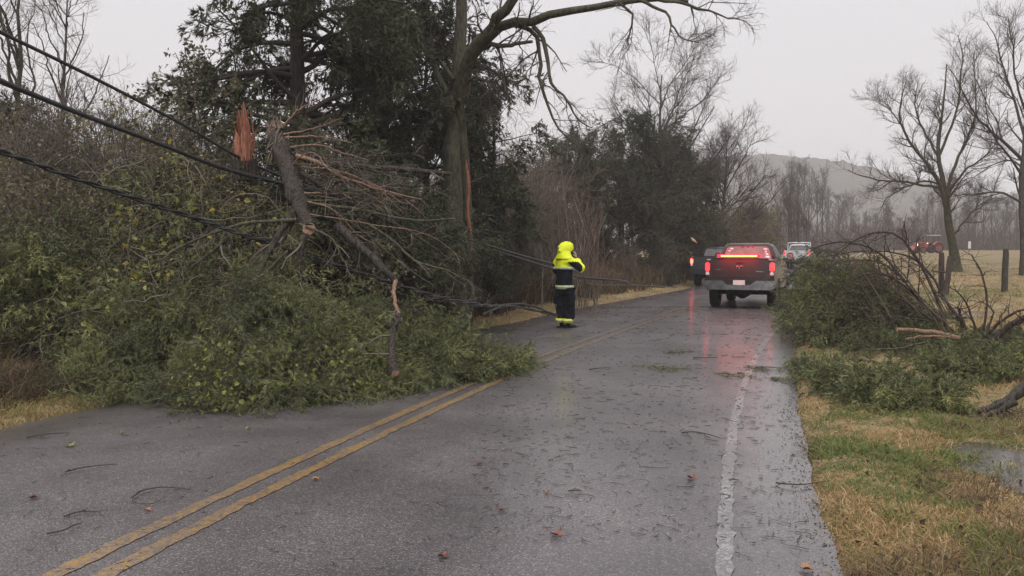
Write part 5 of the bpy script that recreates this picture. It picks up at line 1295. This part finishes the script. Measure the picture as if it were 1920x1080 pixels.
body = skin('body', J, E, M['skin'], PE, 2)
fc = MB(); hc = A(0, .02, 1.70)                                  # nose, brow and mouth of the face under the hood
tubes(fc, np.stack([hc + A(0, .09, .04), hc + A(0, .125, -.005), hc + A(0, .095, -.02)])[None], A(.012, .02, .012)[None], 6, .5, cap=True)
tubes(fc, np.stack([hc + A(-.03, .093, -.055), hc + A(0, .102, -.057), hc + A(.03, .093, -.055)])[None], A(.006, .009, .006)[None], 5, .5)
fc.build('nose_and_mouth', M['skin'], body)
for s in (-1, 1):
    e_ = MB(); lathe_x(e_, [(-.012, .002), (-.008, .009), (0, .012), (.008, .009), (.012, .002)], hc + A(s * .032, .088, .03), 10); e_.build('eye', M['black_plastic'], body)
def hand(w0, d, side, palm):
    """palm and five bent fingers from wrist w0 along d"""
    d = norm(A(*d)); s = norm(np.cross(d, A(*palm))) * side; pn = norm(A(*palm)); jt = [(tuple(w0), .026), (tuple(w0 + d * .05), (.036, .02)), (tuple(w0 + d * .085), (.038, .018))]; ed = [(0, 1), (1, 2)]
    for k, L in enumerate((.07, .08, .075, .058)):
        r0 = w0 + d * .09 + s * (.03 - .02 * k); i = len(jt)
        jt += [(tuple(r0), .010), (tuple(r0 + d * L * .5 + pn * .012), .009), (tuple(r0 + d * L * .8 + pn * .038), .008)]; ed += [(2, i), (i, i + 1), (i + 1, i + 2)]
    i = len(jt); t0 = w0 + d * .035 + s * .034
    jt += [(tuple(t0), .012), (tuple(t0 + d * .03 + s * .022 + pn * .015), .011), (tuple(t0 + d * .055 + s * .018 + pn * .035), .009)]; ed += [(1, i), (i, i + 1), (i + 1, i + 2)]
    return skin('hand', jt, ed, M['skin'], body, 1, 0)
hand(A(*hd), (-.15, -.1, 1), 1, (-1, -.5, 0)); hand(A(*hd2), (.5, .8, -.2), -1, (.3, .1, -1))
ph = boxobj('phone', .075, .085, .115, .19, 1.55, 1.70, M['black_plastic'], None, .004)
ph.parent = None; ph.matrix_world = Matrix.Translation(PE.location) @ Matrix.Rotation(PE.rotation_euler.z, 4, 'Z'); tag(ph, 'dark phone held against the cheek of the person in yellow', 'phone')
# jacket
JJ = [((0, .0, .80), (.205, .16)), ((0, 0, .98), (.20, .155)), ((0, .0, 1.20), (.20, .15)), ((0, -.01, 1.38), (.215, .155)), ((0, -.01, 1.50), (.165, .13)), ((0, .0, 1.57), (.10, .10)),
      ((.20, 0, 1.47), .106), ((.375, .13, 1.235), .078), ((.25, .18, 1.37), .062), ((.15, .205, 1.475), .055), ((-.20, 0, 1.47), .106), ((-.285, .02, 1.19), .078), ((-.20, .21, 1.11), .056)]
JE = [(0, 1), (1, 2), (2, 3), (3, 4), (4, 5), (4, 6), (6, 7), (7, 8), (8, 9), (4, 10), (10, 11), (11, 12)]
def jp(c):
    if c.z < 1.29 and abs(c.x) < .24: return 1
    if c.x < -.21 and c.z < 1.38: return 1
    if c.x > .19: return 1 if (c.y < .10 and c.z < 1.42) else 0
    return 0 if c.z > 1.29 else 1
jko = skin('jacket', JJ, JE, None, PE, 3, 1, jp, [HV, NAVY])
jc = np.array([v.co for v in jko.data.vertices]); jn = np.array([v.normal for v in jko.data.vertices])
fold = (vnoise(jc[:, 0] * 14 + jc[:, 1] * 9, jc[:, 2] * 9, 71) - .5) * .032 + (vnoise(jc[:, 0] * 30, jc[:, 2] * 24 + jc[:, 1] * 20, 72) - .5) * .012
jko.data.vertices.foreach_set('co', (jc + jn * fold[:, None]).astype(np.float32).ravel()); jko.data.update()
def ringband(name, z, h, rx, ry, mat, cx=0, cy=0, tilt=0):
    b = MB(); th = np.linspace(0, 2 * math.pi, 41)[:-1]; rows = []
    for dz, g in ((-h, -.012), (-h, .004), (h, .004), (h, -.012)):
        rows.append(np.stack([cx + np.cos(th) * (rx + g), cy + np.sin(th) * (ry + g), z + dz + tilt * np.cos(th)], -1))
    k = 40; i = np.arange(k); j = (i + 1) % k
    F = np.concatenate([np.stack([r * k + i, r * k + j, (r + 1) * k + j, (r + 1) * k + i], -1) for r in range(3)] + [np.stack([3 * k + i, 3 * k + j, j, i], -1)])
    b.add(np.concatenate(rows), F); return b.build(name, mat, PE)
# measure the jacket so the bands sit on the cloth
jk = [o for o in PE.children if o.name.startswith('jacket')][0]
jv = np.array([v.co for v in jk.data.vertices])
def girth(z, h=.03, lim=.30):
    s = jv[(np.abs(jv[:, 2] - z) < h) & (np.abs(jv[:, 0]) < lim)]; return s
def bodyband(name, z, h, mat, lim=.24):
    s = girth(z, .04, lim); th = np.linspace(0, 2 * math.pi, 49)[:-1]; c = A(np.mean([s[:, 0].min(), s[:, 0].max()]), np.mean([s[:, 1].min(), s[:, 1].max()]))
    a_ = np.arctan2(s[:, 1] - c[1], s[:, 0] - c[0]); r_ = np.hypot(s[:, 0] - c[0], s[:, 1] - c[1])
    R_ = np.array([np.max(r_[np.abs((a_ - t + math.pi) % (2 * math.pi) - math.pi) < .35], initial=.15) for t in th]); R_ = (R_ + np.roll(R_, 1) + np.roll(R_, -1)) / 3
    rows = [np.stack([c[0] + np.cos(th) * (R_ + g), c[1] + np.sin(th) * (R_ + g), z + dz + 0 * th], -1) for dz, g in ((-h, -.02), (-h, .006), (h, .006), (h, -.02))]
    k = 48; i = np.arange(k); j = (i + 1) % k; b = MB()
    b.add(np.concatenate(rows), np.concatenate([np.stack([r * k + i, r * k + j, (r + 1) * k + j, (r + 1) * k + i], -1) for r in range(3)]))
    return b.build(name, mat, PE)
bodyband('chest_band', 1.285, .028, BAND); bodyband('hem_band', .875, .042, BAND); bodyband('hem_stripe', .875, .012, HVB)
# hood: open at the face
hb = MB(); rows = []; k = 24; th = np.linspace(0, 2 * math.pi, k + 1)[:-1]
for (y, z, rx, rz) in [(-.16, 1.715, .02, .03), (-.14, 1.70, .075, .10), (-.08, 1.69, .118, .16), (0, 1.70, .138, .18), (.07, 1.705, .138, .178), (.125, 1.71, .125, .165), (.165, 1.72, .112, .15), (.14, 1.715, .10, .13), (.06, 1.70, .115, .14)]:
    rows.append(np.stack([np.cos(th) * rx, y + 0 * th - np.maximum(0, np.sin(th)) * .0 - .05 * np.minimum(0, np.sin(th)) * -1, z + np.sin(th) * rz], -1))
i = np.arange(k); j = (i + 1) % k
hb.add(np.concatenate(rows) + RNG(3).normal(size=(len(rows) * k, 3)) * .004, np.concatenate([np.stack([r * k + i, r * k + j, (r + 1) * k + j, (r + 1) * k + i], -1) for r in range(len(rows) - 1)]))
hb.v[0] = (hb.v[0] - A(0, 0, 1.70)) * A(.76, .88, .87) + A(0, .012, 1.70) + (vnoise(hb.v[0][:, 2] * 22, hb.v[0][:, 0] * 9 + hb.v[0][:, 1] * 7, 3) - .5)[:, None] * A(.022, .03, .014)
hb.build('hood', HV, PE)
nk = MB(); rows = [np.stack([np.cos(th) * a, -.01 + np.sin(th) * c, z + 0 * th], -1) for z, a, c in ((1.49, .215, .145), (1.545, .165, .14), (1.60, .132, .13), (1.66, .11, .115))]
nk.add(np.concatenate(rows), np.concatenate([np.stack([r * k + i, r * k + j, (r + 1) * k + j, (r + 1) * k + i], -1) for r in range(3)])); nk.build('collar', HV, PE)
TJ = [((0, 0, .90), (.17, .14)), ((.09, 0, .80), (.135, .15)), ((.11, .04, .48), (.112, .125)), ((.112, .03, .13), (.088, .096)), ((-.09, 0, .80), (.135, .15)), ((-.10, .02, .48), (.115, .125)), ((-.10, .0, .13), (.092, .098))]
tro = skin('trousers', TJ, [(0, 1), (1, 2), (2, 3), (0, 4), (4, 5), (5, 6)], NAVY, PE, 3)
jc = np.array([v.co for v in tro.data.vertices]); jn = np.array([v.normal for v in tro.data.vertices])
fold = (vnoise(jc[:, 0] * 12 + jc[:, 1] * 9, jc[:, 2] * 13, 73) - .5) * .035
tro.data.vertices.foreach_set('co', (jc + jn * fold[:, None]).astype(np.float32).ravel()); tro.data.update()
for s in (-1, 1): boxobj('thigh_pocket', min(s * .19, s * .245), max(s * .19, s * .245), -.09, .08, .50, .70, NAVY, PE, .02)
for s in (-1, 1):
    b = ringband('ankle_band', .155, .045, .096, .104, HVB, s * .10, 0); r2 = ringband('ankle_stripe', .155, .014, .100, .108, BAND, s * .10, 0)
    skin('boot', [((s * .10, -.03, .055), (.052, .05)), ((s * .10, -.01, .14), .055), ((s * .10, .09, .045), (.05, .04)), ((s * .105, .20, .04), (.042, .034))], [(0, 1), (0, 2), (2, 3)], BOOT, PE, 2)
    bm = bmesh.new(); prism(bm, [(s * .10 - .05, -.09), (s * .10 + .05, -.09), (s * .103 + .052, .12), (s * .105 + .03, .245), (s * .105 - .03, .245), (s * .103 - .052, .12)], 'z', 0, .024, .008); bmobj('sole', bm, M['black_rubber'], PE)

# ------------------------------------------------------------------ puddles
wmat, nt_, p_ = newmat('puddle_water'); nn = noise(nt_, 18, 3)
nt_.links.new(ramp(nt_, noise(nt_, 3, 4), [(.3, (.05, .043, .036)), (.7, (.10, .088, .075))]), p_.inputs['Base Color']); p_.inputs['Roughness'].default_value = .07; bump(nt_, p_, nn, .10, .01)
PUD = []
for cx, cy, rx, ry, lab in HOLLOW:
    c = A(cx, cy); th = np.linspace(0, 2 * math.pi, 60)[:-1]
    g = np.linspace(0, 1, 8); rr = 1.15 + .2 * np.sin(th * 3 + cx) + .1 * np.sin(th * 5 + cy)
    z = float(np.mean(ground_z(cx + rx * .3 * np.cos(th), cy + ry * .3 * np.sin(th)))) + .028
    V = [[cx + rx * gg * r_ * math.cos(t), cy + ry * gg * r_ * math.sin(t), z] for gg in g[1:] for t, r_ in zip(th, rr)] + [[cx, cy, z]]
    k = len(th); i = np.arange(k); j = (i + 1) % k; b = MB()
    Fq = np.concatenate([np.stack([r * k + i, r * k + j, (r + 1) * k + j, (r + 1) * k + i], -1) for r in range(6)])
    b.add(V, Fq); b.add(np.array(V[:k] + [V[-1]]) - A(0, 0, 0), np.stack([i, j, np.full(k, k)], -1))
    tag(b.build('puddle', wmat), lab, kind='structure'); PUD.append((c[0], c[1], rx, ry, z))
def in_puddle(x, y):
    m_ = np.zeros(len(x), bool); z = ground_z(x, y)
    for cx, cy, rx, ry, zz in PUD: m_ |= (((x - cx) / rx) ** 2 + ((y - cy) / ry) ** 2 < 1.0) & (z < zz)
    return m_ & (vnoise(np.asarray(x) * 9, np.asarray(y) * 9, 55) < .46)

# ------------------------------------------------------------------ grass, weeds, litter
def grass(name, label, mat, px0, px1, py0, py1, N, hgt, wid, keep, tintf, seed, clump=9, splay=.55, pw=1.0):
    r = RNG(seed); n0 = N // clump
    px = r.uniform(px0, px1, n0); py = py0 + (py1 - py0) * r.uniform(0, 1, n0) ** pw
    G = np.array([onground(a, c, .05) for a, c in zip(px, py)])
    G[:, 2] = ground_z(G[:, 0], G[:, 1]); ok = keep(G[:, 0], G[:, 1]) & ~in_puddle(G[:, 0], G[:, 1]); G = G[ok]
    i = np.repeat(np.arange(len(G)), clump); q = G[i] + r.normal(size=(len(i), 3)) * A(.035, .035, 0) * (1 + G[i, 1:2] * .05); q[:, 2] = ground_z(q[:, 0], q[:, 1]) - .01
    ok = keep(q[:, 0], q[:, 1]); q = q[ok]; i = i[ok]
    sc = np.sqrt(np.maximum(q[:, 1], 3) / 6.0); L = hgt(q, r) * r.uniform(.5, 1.3, len(q)); W = wid * np.maximum(1, sc) * r.uniform(.7, 1.4, len(q))
    d = norm(r.normal(size=(len(q), 3)) * A(splay, splay, .1) + A(0, 0, 1)); bend = norm(d + r.normal(size=(len(q), 3)) * A(.8, .8, .3) - A(0, 0, .25))
    wv = norm(np.cross(d, r.normal(size=(len(q), 3)))) * W[:, None] * .5
    m1 = q + d * L[:, None] * .55; tp2 = m1 + bend * L[:, None] * .5
    V = np.stack([q - wv, q + wv, m1 + wv * .8, m1 - wv * .8, tp2], 1).reshape(-1, 3)
    b0 = np.arange(len(q))[:, None] * 5; t = np.clip(tintf(q, r), 0, 1)
    b = MB(); n_ = len(V); b.add(V, b0 + np.array([[0, 1, 2, 3]]), np.repeat(t, 5)); b.t.append(b0 + np.array([[3, 2, 4]])); b.tm.append(np.zeros(len(q), int))
    return tag(b.build(name, mat, None, False), label, kind='stuff')
def gt(q, r):
    g = vnoise(q[:, 0] * 1.5, q[:, 1] * 1.1, 31) * .6 + vnoise(q[:, 0] * 4.2, q[:, 1] * 3.6, 32) * .4
    return np.where(g > .57, .24, .60) + r.normal(size=len(q)) * .19 + (vnoise(q[:, 0] * .7, q[:, 1] * .7, 33) - .5) * .25
right = lambda x, y: x > edge_r(y) - .09 + .34 * (vnoise(x * 2.6, y * 2.6, 3) - .5)
gh = lambda q, r: np.where((vnoise(q[:, 0] * 1.5, q[:, 1] * 1.1, 31) * .6 + vnoise(q[:, 0] * 4.2, q[:, 1] * 3.6, 32) * .4) > .60, .085, .075) * (.5 + vnoise(q[:, 0] * 2, q[:, 1] * 2, 36))
grass('grass', 'straw coloured and green grass of the right verge', M['straw'], 1440, 1990, 600, 1130, 84000, gh, .006, right, gt, 201, splay=1.0)
grass('grass', 'short pale pasture grass beyond the verge', M['straw'], 1500, 2000, 500, 640, 26000, lambda q, r: np.full(len(q), .10), .007, lambda x, y: right(x, y) & (y < 60), lambda q, r: .62 + r.normal(size=len(q)) * .16 + (vnoise(q[:, 0] * .25, q[:, 1] * .25, 38) - .62) * .9, 202)
left = lambda x, y: x < edge_l(y) + .06
grass('grass', 'yellow green grass fringe of the left verge', M['straw'], -40, 420, 700, 800, 16000, lambda q, r: np.full(len(q), .11), .006, left, lambda q, r: .42 + r.normal(size=len(q)) * .16, 203)
grass('grass', 'straw grass edge of the road beyond the person', M['straw'], 860, 1300, 538, 640, 22000, lambda q, r: np.full(len(q), .12), .008, lambda x, y: left(x, y) & (x > edge_l(y) - 1.6), lambda q, r: np.where(q[:, 1] > 20, .72, .3) + r.normal(size=len(q)) * .14, 204)
grass('weeds', 'tall dry brown weeds on the bank behind the person', M['weeds'], 880, 1310, 528, 600, 42000, lambda q, r: .75 + .5 * vnoise(q[:, 0] * .8, q[:, 1] * .8, 41), .010, lambda x, y: (x < edge_l(y) - 1.0) & (y > 17), lambda q, r: .45 + r.normal(size=len(q)) * .2 + (vnoise(q[:, 0], q[:, 1], 42) - .5) * .4, 205, splay=.25)
grass('weeds', 'dark tangled dead stems at the foot of the left thicket', M['weeds'], -60, 330, 640, 790, 12000, lambda q, r: np.full(len(q), .34), .007, lambda x, y: x < edge_l(y) - .45, lambda q, r: .32 + r.normal(size=len(q)) * .2, 206, splay=.8)
r = RNG(290); N = 300; px = r.uniform(1470, 1990, N); py = 650 + 440 * r.uniform(0, 1, N); G = np.array([onground(a, c, .08) for a, c in zip(px, py)])
G = G[right(G[:, 0], G[:, 1])]; G[:, 2] = ground_z(G[:, 0], G[:, 1]) + r.uniform(.02, .07, len(G)); b = MB()
leaves(b, r, G, .035, np.clip(r.normal(.4, .25, len(G)), 0, 1), up=1.2); tag(b.build('leaves', M['weeds'], None, False), 'withered brown leaf bits lying in the verge grass', kind='stuff')
grass('weeds', 'coarse green weed tufts in the right verge', M['straw'], 1500, 1960, 720, 1100, 7000, lambda q, r: np.full(len(q), .17), .008, lambda x, y: (x > edge_r(y) + .05) & (vnoise(x * 2.2, y * 2.2, 61) > .70), lambda q, r: .2 + r.normal(size=len(q)) * .12, 207, clump=26, splay=.9)
grass('weeds', 'long dead straw tufts in the right verge', M['weeds'], 1480, 1960, 620, 1100, 9000, lambda q, r: np.full(len(q), .19), .005, lambda x, y: (x > edge_r(y)) & (vnoise(x * 1.7, y * 1.7, 62) > .58), lambda q, r: .75 + r.normal(size=len(q)) * .15, 208, clump=18, splay=.9)
r = RNG(291); N = 1500; yy = 3.5 + 16 * r.uniform(0, 1, N) ** 1.6; xx = edge_r(yy) + r.normal(size=N) * .09 - .02
zz = np.maximum(road_surf_z(xx, yy), ground_z(xx, yy)); sz_ = r.uniform(.002, .006, N) * (1 + yy * .05)
O8 = A([1, 0, 0], [0, 1, 0], [-1, 0, 0], [0, -1, 0], [0, 0, .8], [0, 0, -.8]); F8 = np.array([[0, 1, 4], [1, 2, 4], [2, 3, 4], [3, 0, 4], [1, 0, 5], [2, 1, 5], [3, 2, 5], [0, 3, 5]])
V = np.stack([xx, yy, zz + sz_ * .4], -1)[:, None] + O8[None] * sz_[:, None, None] * r.uniform(.6, 1.4, (N, 6, 1)); b = MB()
b.add(V.reshape(-1, 3), (np.arange(N)[:, None, None] * 6 + F8[None]).reshape(-1, 3), np.repeat(r.uniform(0, 1, N), 6)); tag(b.build('gravel', M['twig_pale'], None, False), 'loose wet gravel and crumbled asphalt along the right road edge', kind='stuff')
# litter: countless bits of twig and needle on the road
r = RNG(301); n0 = 5200
px = np.concatenate([r.uniform(880, 1530, 4200), r.uniform(0, 960, 300), r.uniform(1380, 1600, 170)]); py = np.concatenate([575 + 440 * r.uniform(0, 1, 4200) ** 2.9, r.uniform(760, 1080, 300), r.uniform(620, 1080, 170)])
G = np.array([onground(a, c) for a, c in zip(px, py)]); x, y = G[:, 0], G[:, 1]
ok = (x > edge_l(y) + .05) & (x < edge_r(y) - .03); G = G[ok]; G[:, 2] = road_surf_z(G[:, 0], G[:, 1]) + .006; n0 = len(G)
a = r.uniform(0, 6.28, n0); L = r.gamma(1.1, .022, n0) * (1 + np.minimum(G[:, 1], 20) * .06) + .008; dv = np.stack([np.cos(a), np.sin(a), 0 * a], -1); pv_ = np.stack([-np.sin(a), np.cos(a), 0 * a], -1)
P = np.stack([G - dv * L[:, None] * .5, G + pv_ * (L * r.normal(size=n0) * .12)[:, None] + A(0, 0, .004), G + dv * L[:, None] * .5], 1)
P[:, :, 2] = road_surf_z(P[:, :, 0], P[:, :, 1]) + .007
b = MB(); tubes(b, P, (r.uniform(.0010, .0026, n0) * np.sqrt(np.maximum(G[:, 1], 4) / 5))[:, None] * A(1, 1, .5), 3, r.uniform(0, .8, n0))
tag(b.build('litter', M['twig']), 'tiny dark twig bits and needles scattered over the wet road', kind='stuff')
def road_pt(px, py, up=.01):
    p = onground(px, py); p[2] = float(road_surf_z(p[0], p[1])) + up; return p
for lab, mains in [('forked dark twig lying in the right lane left of the edge line', [[(1278, 812), (1300, 812), (1325, 816), (1350, 821)], [(1285, 812), (1298, 826)], [(1320, 816), (1332, 824)]]),
                   ('curved dark twig on the wet shoulder by the grass edge', [[(1455, 903), (1480, 908), (1510, 908), (1555, 898)], [(1470, 906), (1446, 914)]]),
                   ('looped dark twig in the left lane beside the yellow lines', [[(247, 938), (270, 926), (310, 921), (358, 923)], [(290, 923), (260, 930), (248, 948), (285, 950), (310, 940)]]),
                   ('small bent twig at the lower left of the road', [[(88, 1006), (120, 1003), (138, 994), (153, 986)]]),
                   ('long straight twig left of the looped twig', [[(122, 888), (160, 882), (220, 874)], [(130, 886), (115, 898)]]),
                   ('twig pointing away near the left edge of the road', [[(50, 820), (90, 816), (130, 812)], [(70, 818), (90, 824)]]),
                   ('wiggly twig low in the left lane', [[(120, 974), (150, 968), (190, 966)], [(150, 968), (165, 960)]]),
                   ('thin stick lying across the lane ahead of the pickup reflection', [[(1300, 672), (1320, 673), (1345, 671)]]),
                   ('dark stick across the shoulder near the white edge line', [[(1415, 688), (1440, 689), (1468, 690)]]),
                   ('thin stick in the right lane below the person', [[(1105, 695), (1125, 694), (1145, 692)]]),
                   ('short twig in the right lane below the orange leaf', [[(1066, 923), (1080, 925), (1090, 923)]])]:
    b = MB(); base = road_pt(*mains[0][0])
    for k, l in enumerate(mains):
        P = spline([road_pt(*q_) for q_ in l], 9); P[:, 2] += .004 + .012 * np.abs(np.sin(np.linspace(0, 3.0, 9) + k)); rr = .0058 if k == 0 else .0038
        tubes(b, P[None], np.linspace(rr, rr * .5, 9)[None] * math.sqrt(max(base[1], 5) / 5), 5, .3, cap=True)
    tag(rel(b, base).build('twig', M['twig'], None, loc=base), lab, 'twig', 'twigs dropped on the road')
# fallen leaves
LF = {'orange': noisy_mat('wet_orange_leaf', (.17, .06, .04), (.28, .11, .075), 40, .35, .5), 'tan': noisy_mat('wet_tan_leaf', (.26, .12, .07), (.36, .19, .11), 40, .4, .5),
      'dark': noisy_mat('wet_dark_leaf', (.09, .03, .022), (.15, .055, .04), 40, .35, .5), 'green': noisy_mat('wet_green_leaf', (.14, .17, .04), (.24, .25, .07), 30, .35, .5)}
def leaf_obj(px, py, size, kind, label, seed):
    r = RNG(seed); b = MB(); n = 25; th = np.linspace(0, 2 * math.pi, n + 1)[:-1]; rad = (.55 + .45 * np.abs(np.cos(th * 2.5)) ** .7) * r.uniform(.85, 1.1, n)
    c = road_pt(px, py, .008); a = r.uniform(0, 6.28); R2 = np.array([[math.cos(a), -math.sin(a)], [math.sin(a), math.cos(a)]])
    rows = []
    for f in (.5, 1.0):
        xy = (np.stack([np.cos(th), np.sin(th)], -1) * (rad * f * size * .78)[:, None]) @ R2.T; curl = .35 * size * f ** 2 * (.5 + .5 * np.sin(th * 2 + seed)) + r.uniform(0, .01, n)
        rows.append(np.column_stack([xy, curl]))
    V = np.vstack(rows + [[0, 0, 0]]); i = np.arange(n); j = (i + 1) % n
    b.add(V, np.stack([i, n + i, n + j, j], -1)); b.add(np.vstack([rows[0], [[0, 0, 0]]]), np.stack([i, j, np.full(n, n)], -1))
    st = np.stack([A(*(R2 @ A(size * .3, 0)), .004), A(*(R2 @ A(size * 1.0, 0)), .02), A(*(R2 @ A(size * 1.5, size * .1)), .012)]); tubes(b, st[None], A(.002, .0018, .0014)[None], 4, .5)
    tag(b.build('fallen_leaf', LF[kind], None, True, c), label, 'leaf', 'leaves lying on the road')
for k, (px, py, s, kd, lab) in enumerate([(1297, 895, .050, 'orange', 'orange red leaf in the right lane below the forked twig'), (1043, 1004, .050, 'orange', 'orange leaf lying nearest the camera in mid lane'),
      (898, 873, .035, 'dark', 'dark red leaf left of mid lane and farthest from the camera'), (940, 959, .032, 'dark', 'dark leaf between the yellow lines and the nearest orange leaf'), (1025, 925, .028, 'tan', 'small tan leaf beside the short twig'),
      (1512, 1062, .05, 'tan', 'tan oak leaf on the shoulder at the bottom right'), (832, 1046, .04, 'dark', 'dim reddish leaf at the bottom middle of the road'), (131, 836, .062, 'green', 'large green leaf standing up in the left lane'),
      (592, 902, .035, 'tan', 'yellowish leaf just right of the double yellow line'), (277, 961, .03, 'tan', 'tan leaf below the looped twig'), (62, 936, .04, 'dark', 'dark curled leaf at the left side of the road'), (465, 805, .035, 'green', 'pale green leaf on the road in front of the fallen cedar'),
      (228, 813, .03, 'green', 'small yellow green leaf left of the fallen cedar tip'), (160, 758, .04, 'green', 'yellow leaf on the left road edge')]): leaf_obj(px, py, s, kd, lab, 400 + k)

# pieces too small to pick apart singly
for o in list(SC.objects):
    if o.parent is not None and o.name.split('.')[0] in ('twigs', 'foliage', 'boughs', 'leaves', 'yellow_leaves', 'branches', 'sprays', 'stems', 'torn_end', 'bark_shards', 'spokes'):
        o['kind'] = 'stuff'
